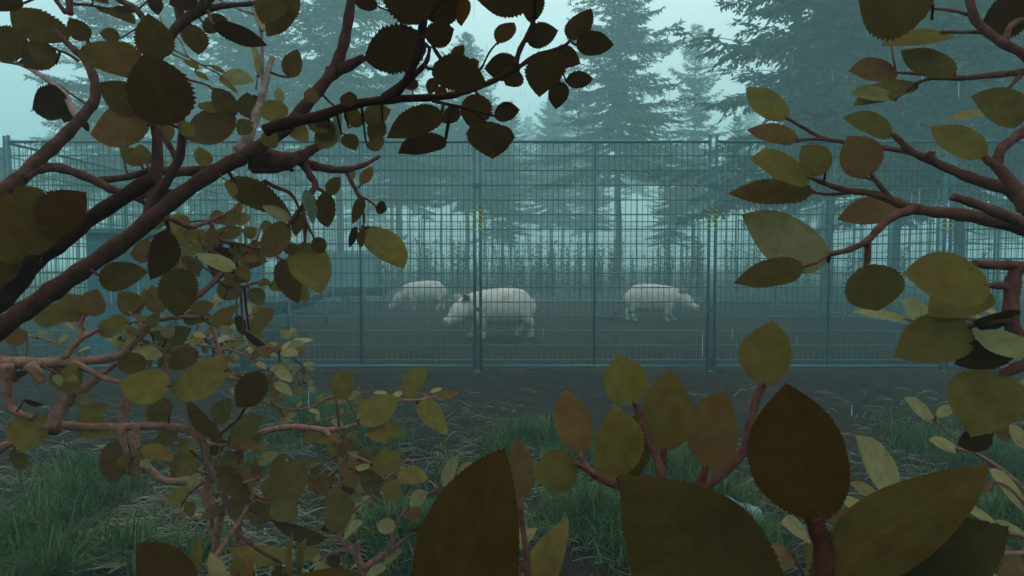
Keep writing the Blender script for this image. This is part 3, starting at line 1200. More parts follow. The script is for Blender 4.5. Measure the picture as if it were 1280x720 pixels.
class Shrub:
    def __init__(self, label, root, cat='shrub', seed=1, pet=(1.0, .95, .85)):
        self.label, self.cat, self.root = label, cat, Vector((root[0], root[1], 0))
        self.br, self.lf = MB(), MB()
        self.nodes = []
        self.rg = random.Random(seed)
        self.pet = pet

    def branch(self, pts, r0, r1, d0, d1=None, tone=(1, 1, 1), to_root=False, n=8, stub=False, via=None):
        """pts: pixels; r0, r1: half thickness in pixels at the ends; d0, d1: metres away"""
        d1 = d0 if d1 is None else d1
        L = [0]
        for a, b in zip(pts, pts[1:]):
            L.append(L[-1] + math.hypot(b[0] - a[0], b[1] - a[1]))
        P = []
        for p, l in zip(pts, L):
            t = l / max(L[-1], 1e-6)
            d = d0 + (d1 - d0) * t
            P.append((at(p[0], p[1], d), (r0 + (r1 - r0) * t) * d / F))
        P = smooth_path(P, 4)
        if to_root:
            s, r = P[0]
            v = (P[0][0] - P[min(3, len(P) - 1)][0]).normalized()
            g = self.root
            low = min(s.z * .5, .25)
            pre = [(Vector((g.x, g.y, -0.05)), r * 1.5), (g.lerp(s, .18) + Vector((0, 0, low)) * .6, r * 1.35), (g.lerp(s, .62) + Vector((R.uniform(-.02, .02), 0, -.02)), r * 1.15)]
            if via:
                pre = [pre[0]] + [(Vector(q), r * 1.3) for q in via]
            P = smooth_path(pre + [P[0]], 4)[:-1] + P
        # slight knots
        pts3 = [p for p, _ in P]
        rr = [q * (1 + 0.10 * math.sin(i * 1.7) * (0.4 + self.rg.random())) for i, (_, q) in enumerate(P)]
        if not stub:
            rr[-1] *= .8
        self.br.tube(pts3, rr, n, col=tone, wob=0.05)
        self.nodes += [(p, q) for p, q in P]
        return self

    def near(self, p):
        best = min(self.nodes, key=lambda q: self.pd(q[0], p))
        return best[0], self.pd(best[0], p)

    @staticmethod
    def pix(p):
        v = p - Vector((0, 0, CAM_H))
        z = v.y * CP - v.z * SP
        return 640 + F * v.x / z, 360 - F * (v.y * SP + v.z * CP) / z, z

    def pd(self, q, p):
        a = self.pix(q) if q.y > 0.05 else (9e9, 9e9, 1)
        return math.hypot(a[0] - p[0], a[1] - p[1])

    def leaf(self, bx, by, tx, ty, w, tone, d=None, dt=None, fold=None, droop=None, petiole=True, flip=False, serr=None):
        rg = self.rg
        if serr is None:
            serr = .065 if tone in 'KDN' else .036
        q, dist = self.near((bx, by))
        dq = self.pix(q)[2]
        dd = d if d else dq * (1 + rg.uniform(-.05, .05))
        Lpx = math.hypot(tx - bx, ty - by)
        td = dt if dt else dd * (1 + rg.uniform(-.5, .5) * Lpx / F)
        Bp, Tp = at(bx, by, dd), at(tx, ty, td)
        full = 0.60 * Lpx
        toC = (Vector((0, 0, CAM_H)) - (Bp + Tp) / 2).normalized()
        ax = (Tp - Bp).normalized()
        N = (toC - ax * toC.dot(ax)).normalized()
        Lr = (Tp - Bp).length
        if w >= full * .92:
            W = w * (dd + td) / 2 / F * 1.04
            roll = rg.uniform(.1, .3)
            W /= math.cos(roll)
        else:
            roll = math.acos(max(.12, min(1, w / full)))
            W = Lr * .60
        n1, n2 = Matrix.Rotation(roll, 3, ax) @ N, Matrix.Rotation(-roll, 3, ax) @ N
        up = n1 if (n1.z > n2.z) != flip else n2
        c = TONE[tone]
        k = rg.uniform(.86, 1.14)
        c = (c[0] * k * rg.uniform(.93, 1.07), c[1] * k, c[2] * k)
        rows = 74 if Lpx > 110 else 30 if Lpx > 45 else (22 if Lpx > 25 else 14)
        leaf(self.lf, Bp, Tp, up, W, c, rows=rows, droop=rg.uniform(-.05, .16) if droop is None else droop,
             fold=rg.uniform(.08, .26) if fold is None else fold, serr=serr * rg.uniform(.7, 1.2) * (.45 if Lpx > 110 else 1), shape=rg.uniform(-.05, .06), rg=rg)
        if petiole and dist < 130:
            mid = (Bp + q) / 2 + Vector((0, 0, -.05 * (Bp - q).length))
            r = max(1.0, min(2.2, Lpx / 28)) * dd / F
            self.br.tube([q, mid, Bp, Bp.lerp(Tp, .06)], [r * 1.25, r, r * .9, r * .5], 6, col=self.pet)
        return self

    def leaves(self, rows, **kw):
        for r in rows:
            self.leaf(*r, **kw)
        return self

    def spray(self, pts, r0, d0, d1, n, size, tones='P', tone=(1.5, 1.7, 1.7), flat=.5):
        """a thin twig set with small leaves on both sides"""
        rg = self.rg
        self.branch(pts, r0, r0 * .4, d0, d1, tone=tone, n=6)
        seg = list(zip(pts, pts[1:]))
        for i in range(n):
            t = (i + .6) / n * len(seg)
            k = min(int(t), len(seg) - 1)
            u = t - k
            (x0, y0), (x1, y1) = seg[k]
            x, y = x0 + (x1 - x0) * u, y0 + (y1 - y0) * u
            an = math.atan2(y1 - y0, x1 - x0) + (1 if i % 2 else -1) * rg.uniform(.35, 1.1)
            L = size * rg.uniform(.7, 1.25)
            st = 4
            self.leaf(x + math.cos(an) * st, y + math.sin(an) * st * flat, x + math.cos(an) * (st + L), y + math.sin(an) * (st + L) * flat, L * rg.uniform(.25, .5), rg.choice(tones), serr=.02)
        return self

    def fill(self, n, size, tones, box, dmin=.8):
        """more short side twigs, each with a few leaves, on the branches inside a pixel box"""
        rg = self.rg
        nodes = [q for q, _ in self.nodes if q.y > .1 and self.pix(q)[2] > dmin and box[0] < self.pix(q)[0] < box[2] and box[1] < self.pix(q)[1] < box[3]]
        for _ in range(n):
            q = rg.choice(nodes)
            x, y, d = self.pix(q)
            a = rg.uniform(0, 6.28)
            L = rg.uniform(14, 42)
            x1, y1 = x + math.cos(a) * L, y + math.sin(a) * L * .8
            d1 = d * rg.uniform(.96, 1.1)
            self.branch([(x, y), ((x + x1) / 2 + rg.uniform(-4, 4), (y + y1) / 2 + rg.uniform(-4, 4)), (x1, y1)], 1.7, .9, d, d1, tone=self.pet, n=5)
            for k in range(rg.choice([2, 3, 3, 4])):
                b = a + (k - 1.2) * .8 + rg.uniform(-.3, .3)
                l = size * rg.uniform(.7, 1.3)
                f = rg.uniform(.6, 1)
                bx, by = x + (x1 - x) * f, y + (y1 - y) * f
                self.leaf(bx + math.cos(b) * 3, by + math.sin(b) * 3, bx + math.cos(b) * (l + 3), by + math.sin(b) * (l + 3) * .85, l * rg.uniform(.35, .7), rg.choice(tones), d=d1 * rg.uniform(.98, 1.02))

    def finish(self):
        t = thing('shrub', self.label, self.cat, self.root)
        for nm, m, mat in (('branches', self.br, M_twig), ('foliage', self.lf, M_leaf)):
            o = m.build(nm, mat, t)
            o.location = -self.root
        return t


# ---- 1: the large reddish shrub that fills the left side
s = Shrub('large red-brown shrub filling the left side, forked thick branches and olive leaves', (-1.15, 0.75), seed=31, pet=(.7, .7, .65))
# forked main limb
s.branch([(-40, 440), (0, 410), (37, 384), (75, 357), (110, 333), (160, 298), (200, 264), (240, 233), (280, 208), (310, 192), (350, 166), (375, 140), (398, 113), (415, 90), (425, 70), (432, 45), (437, 15), (442, -25)], 13, 6, .80, .86, tone=(.55, .50, .48), to_root=True, n=10)
s.branch([(412, 92), (432, 84), (455, 72)], 9, 5, .86, .84, tone=(.42, .38, .38), n=8)
s.branch([(-30, 400), (5, 375), (30, 345), (50, 322), (78, 303), (107, 278), (155, 246), (192, 222)], 11, 9, .66, .70, tone=(.26, .19, .15), to_root=True, n=10, stub=True)
s.branch([(5, 372), (22, 340), (38, 312), (52, 280)], 11, 5, .70, .72, tone=(.4, .36, .36), n=8)
s.branch([(-30, 262), (0, 240), (25, 222), (50, 198), (70, 180), (90, 160), (108, 140), (119, 122), (118, 100), (110, 80), (107, 72)], 10.5, 5, .84, .92, to_root=True, tone=(.85, .9, .9), n=9)
s.branch([(108, 76), (95, 64), (82, 52), (70, 38)], 5, 3, .92)
s.branch([(98, 76), (84, 67), (68, 61)], 2, 1.4, .92)
s.branch([(108, 72), (110, 58), (109, 46)], 3, 2, .92)
s.branch([(28, 222), (50, 211), (75, 210), (105, 220), (125, 229), (140, 237), (162, 242), (182, 244), (194, 236), (202, 222)], 6.5, 4, .86, .95, tone=(.85, .9, .9))
s.branch([(122, 226), (160, 221), (186, 213), (201, 207)], 4.5, 4, .95, tone=(.7, .7, .7), stub=True)
s.branch([(158, 241), (185, 256), (200, 267), (217, 275), (240, 284), (262, 276), (285, 266), (300, 253)], 4, 2, .95, 1.25, tone=(.9, .95, .95))
s.branch([(190, 213), (215, 214), (242, 214), (275, 210), (305, 200)], 6, 7, .94, .86, tone=(.8, .8, .8))
s.branch([(185, 270), (200, 240), (214, 217), (224, 197), (228, 172), (226, 148), (230, 120)], 7, 4, .84, .8, tone=(.6, .55, .55))
s.branch([(222, 200), (212, 183), (202, 168), (190, 145)], 4.5, 2, .82, tone=(.6, .55, .55))
s.branch([(310, 196), (335, 198), (360, 200), (378, 195), (390, 187), (397, 184)], 16, 5, .86, .9, tone=(.75, .75, .75), n=9, stub=True)
s.branch([(372, 200), (392, 207), (410, 211), (432, 212), (455, 206), (475, 195)], 7, 2, .9, 1.0, tone=(.7, .65, .65))
s.branch([(316, 212), (340, 213), (360, 210), (366, 214)], 5, 2.5, .9, tone=(.65, .6, .6), stub=True)
s.branch([(380, 206), (388, 220), (394, 230), (390, 240), (380, 255), (370, 268), (360, 282)], 5, 2, .9, .85, tone=(.65, .6, .6))
s.branch([(392, 232), (402, 238), (410, 243)], 3, 1.5, .9)
s.branch([(382, 250), (379, 265), (381, 285), (381, 304)], 3.5, 2, .9)
s.branch([(380, 270), (386, 285), (393, 298)], 2, 1.4, .9)
s.branch([(330, 226), (345, 234), (362, 241), (372, 256), (374, 268)], 3, 1.6, .92)
s.branch([(432, 212), (438, 225), (446, 240), (452, 255), (455, 275), (452, 290)], 3, 1.2, .98)
s.branch([(448, 244), (460, 250), (470, 258)], 1.6, 1.2, .98)
s.branch([(207, 273), (212, 290), (218, 305), (225, 318)], 3, 1.6, .95, 1.2, tone=(.9, .95, .95))
s.branch([(300, 322), (285, 335), (268, 352), (250, 368), (228, 384)], 3, 4, 1.25, 1.1, tone=(.9, .9, .9))
s.branch([(262, 276), (268, 290), (276, 300), (292, 304), (312, 308), (338, 316), (358, 330), (365, 345)], 3, 1.4, 1.25, tone=(.9, .9, .9))
s.branch([(250, 300), (262, 312), (275, 318)], 1.4, 1.2, 1.2)
s.branch([(276, 302), (274, 312), (262, 325), (268, 345), (285, 358), (305, 358), (322, 353), (338, 356)], 3, 1.4, 1.3, 1.4, tone=(.9, .9, .9))
# top left fork
s.branch([(186, 272), (196, 215), (196, 160), (190, 110), (195, 78), (212, 46), (228, 28), (245, 15), (262, -2), (285, -28)], 7, 6, .84, .9, tone=(.6, .58, .58))
s.branch([(236, 23), (260, 12), (282, 7), (310, 5), (328, 2)], 5, 2.5, .9, tone=(.6, .6, .6))
s.branch([(228, 30), (224, 12), (226, -20)], 6, 5, .9, tone=(.6, .6, .6))
s.branch([(178, 21), (168, 10), (150, 0), (130, -18)], 4, 4, .95, tone=(.8, .8, .8))
s.branch([(178, 21), (196, 45), (205, 60)], 3.5, 3, .95, tone=(.8, .8, .8))
s.branch([(86, 18), (87, 4), (84, -20)], 4.5, 4, .9, tone=(.8, .8, .8))
s.branch([(82, 16), (72, 3), (62, -14)], 3, 2.5, .9, tone=(.8, .8, .8))
s.branch([(90, 5), (110, 6), (126, 9), (138, 11)], 2, 1.5, .92, tone=(.8, .8, .8))
# pale dead twigs
PALE = (2.1, 3.6, 4.4)
s.branch([(298, 190), (308, 174), (320, 146), (328, 120), (333, 98), (337, 82), (341, 71)], 8, 3, 1.0, 1.05, tone=PALE, stub=True)
s.branch([(329, 120), (328, 80), (327, 45), (321, 22), (309, -6)], 2.4, 1.6, 1.05, tone=PALE)
s.branch([(325, 135), (334, 133), (337, 128)], 3, 2, 1.02, tone=PALE)
s.branch([(320, 112), (322, 96)], 1.2, 1, 1.04, tone=PALE)
s.branch([(320, 18), (300, 12), (275, 0), (262, -10)], 1.8, 1.4, 1.1, tone=PALE)
s.branch([(100, 152), (92, 138), (82, 120), (66, 105), (48, 92), (25, 80), (0, 73), (-20, 70)], 5, 1.3, .95, 1.1, tone=PALE)
s.branch([(118, 135), (105, 128), (85, 115), (60, 97), (30, 83), (0, 77)], 1.6, .9, 1.1, tone=(.6, 1.4, 1.6))
s.branch([(210, 38), (225, 50), (232, 66), (237, 72)], 1.6, 1.1, 1.0, tone=PALE)
s.branch([(200, 20), (206, 36), (222, 46)], 1.2, 1, 1.0, tone=PALE)
s.branch([(212, 60), (232, 70), (250, 80), (272, 92), (290, 106)], 1.2, .8, 1.1, tone=(1.3, 1.5, 1.5))
s.branch([(212, 66), (240, 78), (262, 83), (280, 90)], 1.0, .8, 1.1, tone=(1.3, 1.5, 1.5))
s.branch([(205, 95), (235, 100), (262, 108), (275, 125), (296, 136)], 1.6, 1.2, 1.0)
s.leaves([(85, 50, 12, 10, 42, 'D'), (110, 50, 86, 22, 24, 'D'), (34, 66, -18, 40, 44, 'D'), (68, 60, 30, 84, 34, 'D'), (70, 80, 34, 54, 22, 'B'), (30, 4, -14, 10, 22, 'K'),
          (84, 124, 40, 136, 40, 'K'), (93, 132, 80, 154, 16, 'K'), (112, 54, 172, 100, 40, 'D'), (150, 48, 124, 41, 16, 'B'), (126, 9, 169, 31, 14, 'D'), (140, 11, 171, 15, 9, 'K'),
          (196, 74, 185, 16, 42, 'D'), (187, 156, 112, 168, 40, 'B'), (178, 140, 124, 103, 40, 'D'), (204, 150, 212, 178, 18, 'O'), (104, 150, 111, 165, 9, 'K'), (190, -6, 198, 19, 17, 'K'), (118, -8, 136, 5, 14, 'D'),
          (245, -6, 211, 6, 27, 'K'), (238, 30, 248, 69, 30, 'D'), (254, 28, 288, 34, 19, 'D'), (372, -8, 333, 46, 32, 'D'), (345, -20, 328, 30, 38, 'D'),
          (362, 97, 372, 61, 23, 'D'), (276, 96, 318, 102, 19, 'P'), (230, 76, 250, 87, 8, 'O'), (244, 90, 262, 101, 8, 'O'), (262, 82, 283, 92, 6, 'O'), (276, 98, 297, 118, 7, 'O'),
          (293, 143, 266, 109, 26, 'D'), (275, 140, 248, 129, 12, 'O'), (293, 143, 231, 174, 40, 'B'), (312, 148, 309, 115, 27, 'D'), (325, 134, 316, 118, 14, 'K'), (352, 152, 335, 124, 32, 'O'),
          (350, 130, 348, 109, 12, 'P'), (310, 150, 298, 169, 20, 'O'), (392, 129, 388, 109, 18, 'B'), (384, 153, 419, 160, 21, 'B'), (402, 186, 412, 158, 26, 'O'), (365, 152, 385, 178, 22, 'O'), (425, 138, 424, 178, 12, 'G'),
          (240, 172, 225, 150, 18, 'O'), (330, 165, 345, 186, 20, 'O'), (240, 120, 220, 138, 16, 'D')])
s.leaves([(215, 156, 180, 65, 72, 'N')], d=.74, dt=.70)
s.leaves([(268, 32, 335, 57, 26, 'K')], d=.8, flip=True)
s.leaves([(330, 38, 324, 7, 13, 'P'), (323, 95, 314, 47, 9, 'P')], serr=.01)
# two dark leaves in front at the far left
s.leaves([(48, 318, 8, 240, 56, 'D'), (54, 288, 108, 240, 50, 'N')], d=.58)
s.leaves([(20, 330, -14, 262, 44, 'D'), (45, 262, 20, 232, 34, 'D'), (12, 352, -20, 320, 40, 'D')], d=.64)
s.leaves([(256, 208, 249, 183, 20, 'O'), (290, 222, 366, 273, 38, 'D'), (362, 276, 327, 257, 17, 'P'), (284, 226, 292, 248, 13, 'O'), (382, 238, 391, 281, 18, 'G'), (405, 240, 410, 285, 23, 'D'), (410, 243, 426, 221, 17, 'D'),
          (445, 284, 436, 310, 11, 'K'), (455, 287, 450, 310, 9, 'D'), (470, 259, 484, 262, 16, 'K'), (455, 249, 440, 280, 15, 'D'), (460, 283, 506, 336, 32, 'Y'), (372, 268, 370, 296, 15, 'D'), (452, 230, 465, 208, 14, 'B'), (440, 225, 436, 206, 12, 'B'),
          (361, 281, 324, 321, 30, 'B'), (326, 282, 342, 284, 15, 'O'), (172, 196, 158, 186, 16, 'O'), (178, 206, 150, 184, 20, 'O'), (184, 206, 176, 180, 18, 'O')])
s.leaves([(150, 176, 158, 188, 12, 'D'), (196, 208, 212, 203, 8, 'P'), (205, 238, 225, 256, 16, 'D')])
s.leaves([(300, 268, 282, 278, 20, 'O'), (281, 270, 261, 272, 17, 'B'), (278, 290, 305, 288, 17, 'B'), (306, 296, 322, 285, 16, 'O'), (275, 296, 254, 299, 20, 'B'), (250, 295, 228, 291, 13, 'O'), (312, 308, 325, 305, 12, 'B'), (226, 311, 256, 318, 12, 'O'),
          (222, 322, 250, 346, 22, 'O'), (297, 333, 335, 327, 16, 'O'), (373, 312, 351, 310, 15, 'O'), (392, 298, 406, 316, 18, 'D'), (352, 325, 373, 380, 28, 'N'), (365, 318, 368, 350, 15, 'D'), (337, 357, 361, 357, 15, 'O'), (368, 356, 385, 378, 22, 'O'),
          (322, 354, 339, 354, 9, 'B'), (312, 362, 329, 382, 20, 'O'), (280, 375, 292, 346, 28, 'O'), (262, 405, 300, 380, 18, 'O'), (230, 400, 265, 395, 19, 'O'), (311, 412, 345, 388, 17, 'O'), (240, 386, 268, 380, 18, 'B'), (290, 340, 312, 352, 16, 'B')])
s.leaves([(296, 394, 304, 420, 13, 'K'), (305, 415, 332, 431, 9, 'K'), (290, 312, 264, 343, 32, 'K')], flip=True)
s.leaves([(378, 304, 402, 368, 48, 'Y')], d=.9, dt=.86)
s.leaves([(292, 338, 243, 316, 21, 'P')], d=1.05)
s.leaves([(212, 290, 188, 350, 34, 'K')], d=.9, flip=True)
s.leaves([(190, 310, 162, 318, 26, 'B')], d=.95)
s.leaves([(124, 344, 186, 340, 36, 'D'), (228, 336, 221, 397, 42, 'D')], d=.8)
s.fill(16, 22, 'OYOB', (190, 255, 400, 400), .9)
s.finish()

# ---- 2: the dark overhanging branch at the top
s = Shrub('dark shrub whose overhanging blackish branch crosses the sky at top centre', (-0.7, -0.45), seed=32, pet=(.25, .2, .2))
DK = (.32, .2, .14)
s.branch([(550, -70), (538, -20), (530, 22), (527, 45), (522, 66), (512, 92), (502, 110), (487, 122)], 6, 5, .56, .62, tone=DK, to_root=True, n=9, via=[(-0.62, -0.35, 0.6), (-0.55, -0.25, 1.25), (-0.25, 0.15, 1.62), (-0.11, 0.42, 1.52)])
s.branch([(330, 164), (350, 156), (400, 145), (440, 131), (490, 124), (540, 122), (570, 118), (600, 108), (625, 97), (650, 83), (668, 70), (690, 63), (705, 58), (713, 50)], 7.5, 2, .62, .66, tone=DK, n=9, stub=True)
s.branch([(480, 124), (507, 102), (525, 87), (534, 75), (537, 60)], 7, 2, .62, tone=DK)
s.branch([(553, 76), (546, 66), (540, 56)], 3, 2, .62, tone=DK)
s.branch([(643, 84), (650, 62), (659, 45), (668, 24)], 4, 2.5, .65, tone=DK)
s.branch([(570, 112), (585, 95), (600, 87), (612, 65), (623, 52)], 1.6, 1.2, .72, tone=DK)
s.branch([(540, 126), (572, 133), (600, 140), (619, 145)], 2.2, 1.6, .64, tone=DK)
s.branch([(588, 137), (598, 143), (608, 153)], 2, 1.6, .64, tone=DK)
s.branch([(545, 98), (560, 95), (568, 78)], 1.4, 1, .7, tone=DK)
s.branch([(535, 20), (545, 8), (556, -20)], 3, 3, .6, tone=DK)
s.branch([(504, 18), (502, 28), (504, 40)], 3, 2, .6, tone=DK)
s.leaves([(533, 55, 454, 74, 54, 'K'), (532, 47, 568, 36, 30, 'K'), (530, 27, 478, -40, 52, 'K'), (540, 26, 582, -20, 40, 'K'), (578, 0, 577, 33, 15, 'N'), (668, -12, 596, 0, 50, 'K'), (664, 28, 672, -30, 29, 'K'),
          (659, 52, 698, 38, 29, 'K'), (713, 50, 739, 10, 26, 'K'), (720, 56, 768, 56, 28, 'K'), (690, 64, 674, 122, 50, 'K'), (692, 64, 726, 80, 26, 'K'), (708, 103, 742, 98, 20, 'K'), (700, 102, 695, 137, 25, 'K'),
          (650, 84, 605, 86, 32, 'K'), (648, 88, 632, 107, 28, 'N'), (623, 54, 643, 28, 17, 'N'), (540, 86, 609, 106, 42, 'K'), (598, 118, 589, 161, 38, 'N'), (618, 145, 650, 137, 23, 'K'),
          (606, 152, 616, 199, 54, 'K'), (620, 168, 644, 172, 24, 'K'), (552, 140, 483, 173, 38, 'K'), (557, 174, 497, 192, 28, 'K'), (572, 134, 553, 154, 20, 'N'), (545, 98, 536, 119, 15, 'N'), (557, 120, 543, 110, 14, 'N'),
          (567, 76, 580, 56, 15, 'N'), (586, 82, 599, 77, 14, 'N'), (516, 113, 512, 96, 18, 'N'), (472, 8, 440, -2, 18, 'K'), (436, 134, 437, 114, 20, 'N')])
s.leaves([(455, 150, 489, 137, 26, 'D'), (440, 158, 447, 136, 23, 'D'), (460, 185, 481, 173, 16, 'B'), (432, 168, 445, 188, 20, 'D'), (478, 150, 462, 176, 22, 'D'), (412, 150, 400, 176, 24, 'D')], d=.86, petiole=True)
s.finish()

# ---- 3: low shrub at the lower left
s = Shrub('low pink-stemmed shrub at the lower left with rounded yellow-olive leaves', (-0.95, 1.0), seed=33)
PK = (1.95, 2.4, 2.35)
s.branch([(-40, 452), (0, 453), (32, 454), (100, 452), (145, 446), (165, 432), (182, 412), (197, 400), (235, 396), (262, 398)], 9, 2, .98, 1.12, tone=PK, to_root=True, n=9)
s.branch([(80, 448), (100, 425), (112, 418), (123, 412)], 4, 2.5, 1.03, tone=PK)
s.branch([(101, 425), (101, 407), (107, 390)], 3.5, 2, 1.03, tone=PK)
s.branch([(178, 413), (172, 397), (160, 390)], 3, 1.6, 1.06, tone=PK)
s.branch([(93, 454), (125, 470), (147, 477), (165, 480)], 5, 2, 1.0, tone=PK)
s.branch([(37, 456), (47, 468), (51, 478)], 8, 6, .98, tone=PK, stub=True)
s.branch([(8, 455), (8, 480), (14, 510), (40, 522)], 8, 3, .98, tone=PK)
s.branch([(175, 430), (192, 432), (205, 438)], 3, 1.5, 1.1, tone=PK)
s.branch([(-40, 575), (0, 560), (30, 548), (70, 532), (100, 534), (150, 534), (200, 532), (240, 540), (255, 556), (258, 580), (272, 600), (280, 622), (272, 668), (264, 712), (262, 760)], 6, 3.5, 1.0, 1.25, tone=PK, to_root=True, n=9)
s.branch([(62, 540), (72, 515), (84, 500), (102, 488), (125, 470), (148, 452)], 11, 2.5, 1.0, 1.1, tone=(1.5, 1.9, 1.9))
s.branch([(150, 534), (153, 550), (158, 566), (160, 590)], 4, 3, 1.05, tone=PK)
s.branch([(170, 532), (172, 560), (172, 588)], 4, 2, 1.05, tone=PK)
s.branch([(159, 520), (160, 505), (160, 490)], 3, 2, 1.05, tone=PK)
s.branch([(258, 560), (264, 590), (258, 612), (265, 632), (262, 660)], 4.5, 4, 1.2, tone=PK)
s.branch([(258, 600), (246, 608), (238, 614)], 3, 1.6, 1.2, tone=PK)
s.branch([(318, 610), (312, 628), (300, 650), (284, 676), (268, 700), (258, 740)], 2.5, 4, 1.15, tone=PK)
s.branch([(245, 545), (262, 555), (285, 556)], 4, 1.6, 1.2, tone=PK)
s.branch([(268, 590), (275, 560), (273, 545)], 2.4, 1.5, 1.2, tone=PK)
s.branch([(282, 612), (300, 604), (316, 600), (325, 595)], 2, 1.2, 1.15, tone=PK)
s.branch([(320, 606), (330, 600), (338, 594)], 2, 1.2, 1.15, tone=PK)
s.leaves([(97, 401, 80, 366, 36, 'O'), (90, 386, 41, 401, 26, 'O'), (110, 394, 122, 361, 30, 'B'), (122, 413, 158, 400, 23, 'Y'), (175, 391, 148, 364, 28, 'O'), (198, 392, 190, 356, 24, 'B'), (186, 408, 200, 392, 14, 'O'), (200, 425, 240, 410, 25, 'O'),
          (248, 440, 210, 460, 26, 'B'), (68, 461, 98, 491, 32, 'Y'), (180, 462, 146, 448, 26, 'D'), (168, 436, 203, 446, 16, 'P'), (98, 525, 140, 506, 24, 'Y'), (98, 531, 145, 541, 28, 'Y'), (14, 480, 8, 460, 20, 'D'), (34, 425, 2, 415, 22, 'B'),
          (44, 516, 30, 566, 42, 'Y'), (212, 500, 184, 529, 28, 'O'), (222, 538, 194, 555, 22, 'O'), (178, 558, 218, 576, 19, 'O'), (152, 549, 138, 605, 32, 'B'), (158, 590, 186, 573, 26, 'B'), (240, 560, 214, 597, 26, 'O'), (238, 614, 204, 625, 17, 'Y'),
          (285, 556, 332, 560, 15, 'B'), (288, 545, 328, 520, 26, 'O'), (270, 530, 288, 497, 24, 'O'), (300, 560, 320, 540, 18, 'O'), (312, 626, 269, 582, 21, 'D'), (312, 621, 284, 571, 32, 'O'), (318, 600, 328, 572, 13, 'B'), (322, 580, 348, 566, 15, 'P'), (338, 595, 358, 566, 13, 'B'),
          (333, 626, 386, 573, 46, 'O'), (340, 630, 372, 646, 32, 'O'), (330, 626, 322, 658, 32, 'O'), (284, 640, 307, 630, 24, 'B'), (275, 634, 251, 646, 15, 'B'), (352, 704, 284, 684, 23, 'O'), (265, 570, 275, 540, 18, 'D'), (175, 500, 180, 470, 24, 'O')])
s.leaves([(212, 483, 147, 479, 42, 'Y'), (285, 463, 211, 485, 40, 'Y'), (330, 468, 296, 509, 36, 'N')], d=.95)
s.leaves([(275, 549, 234, 499, 18, 'D'), (30, 500, 54, 506, 7, 'K'), (20, 470, 36, 464, 9, 'K'), (340, 650, 410, 672, 14, 'D')], flip=True)
s.fill(14, 24, 'YYOP', (20, 380, 300, 640))
s.fill(10, 20, 'YPP', (180, 380, 300, 470))
s.finish()

# ---- 4: low dark leaved sprouts at the bottom left edge
s = Shrub('small clump of brown upright leaves at the bottom edge, left of the giant brown leaf', (-0.42, 1.0), seed=34)
s.branch([(300, 780), (290, 745), (285, 715)], 4, 3, .75, tone=PK, to_root=True)
s.branch([(372, 780), (368, 750), (366, 722)], 4, 2, .75, tone=PK)
s.branch([(245, 790), (242, 750), (240, 725)], 4, 2, .72, tone=PK)
s.leaves([(242, 745, 170, 678, 52, 'J'), (470, 780, 358, 724, 60, 'J')], d=.62)
s.leaves([(240, 722, 252, 667, 16, 'O'), (232, 735, 218, 703, 18, 'O'), (280, 725, 262, 690, 16, 'P'), (300, 722, 297, 694, 18, 'O'), (365, 727, 367, 662, 10, 'B'), (375, 727, 384, 672, 10, 'O'), (272, 722, 268, 700, 10, 'O'), (310, 730, 308, 690, 18, 'B'), (345, 735, 352, 705, 14, 'D')])
s.finish()

# ---- 5: pale thin twig shrub behind, left of the fence's middle
s = Shrub('pale fine-twigged shrub with tiny bleached leaves, just before the feed trough', (-0.95, 1.95), seed=35)
s.branch([(150, 520), (165, 470), (195, 436), (226, 428)], 4, 2.2, 1.9, tone=(1.5, 1.7, 1.7), to_root=True)
s.spray([(200, 431), (225, 429), (267, 434), (305, 443), (335, 461), (362, 478)], 2.2, 1.9, 1.8, 11, 21, 'PPO')
s.spray([(225, 429), (267, 427), (300, 425), (340, 428)], 1.6, 1.9, 2.0, 8, 19, 'PPO')
s.spray([(232, 426), (270, 410), (300, 402), (322, 398)], 1.2, 1.95, 2.1, 7, 17, 'PO')
s.spray([(310, 444), (335, 440), (352, 438), (366, 434)], 1.4, 1.85, 1.8, 6, 22, 'PPB')
s.spray([(267, 434), (275, 450), (290, 466), (300, 476)], 1.6, 1.9, 1.8, 6, 19, 'PPO')
s.spray([(60, 395), (85, 402), (110, 412), (130, 420)], 1.4, 2.1, 2.0, 6, 18, 'P')
s.spray([(36, 420), (60, 425), (88, 436), (110, 446)], 1.6, 2.0, 2.0, 6, 17, 'P')
s.spray([(325, 500), (360, 512), (390, 509), (412, 497), (440, 494), (470, 488)], 2.2, 1.8, 1.9, 10, 20, 'PPO')
s.spray([(385, 531), (415, 522), (446, 514)], 1.4, 1.8, 1.8, 4, 18, 'P')
s.spray([(480, 500), (505, 494), (530, 492), (545, 491)], 1.4, 1.9, 2.0, 6, 18, 'PPO')
s.leaves([(348, 437, 392, 425, 11, 'P'), (360, 438, 379, 441, 9, 'P'), (350, 452, 370, 468, 12, 'P'), (345, 463, 364, 478, 10, 'P'), (343, 478, 365, 495, 12, 'P'), (338, 478, 345, 500, 13, 'B'), (338, 446, 322, 436, 11, 'B')])
s.fill(26, 15, 'PPPO', (190, 390, 380, 520))
s.finish()

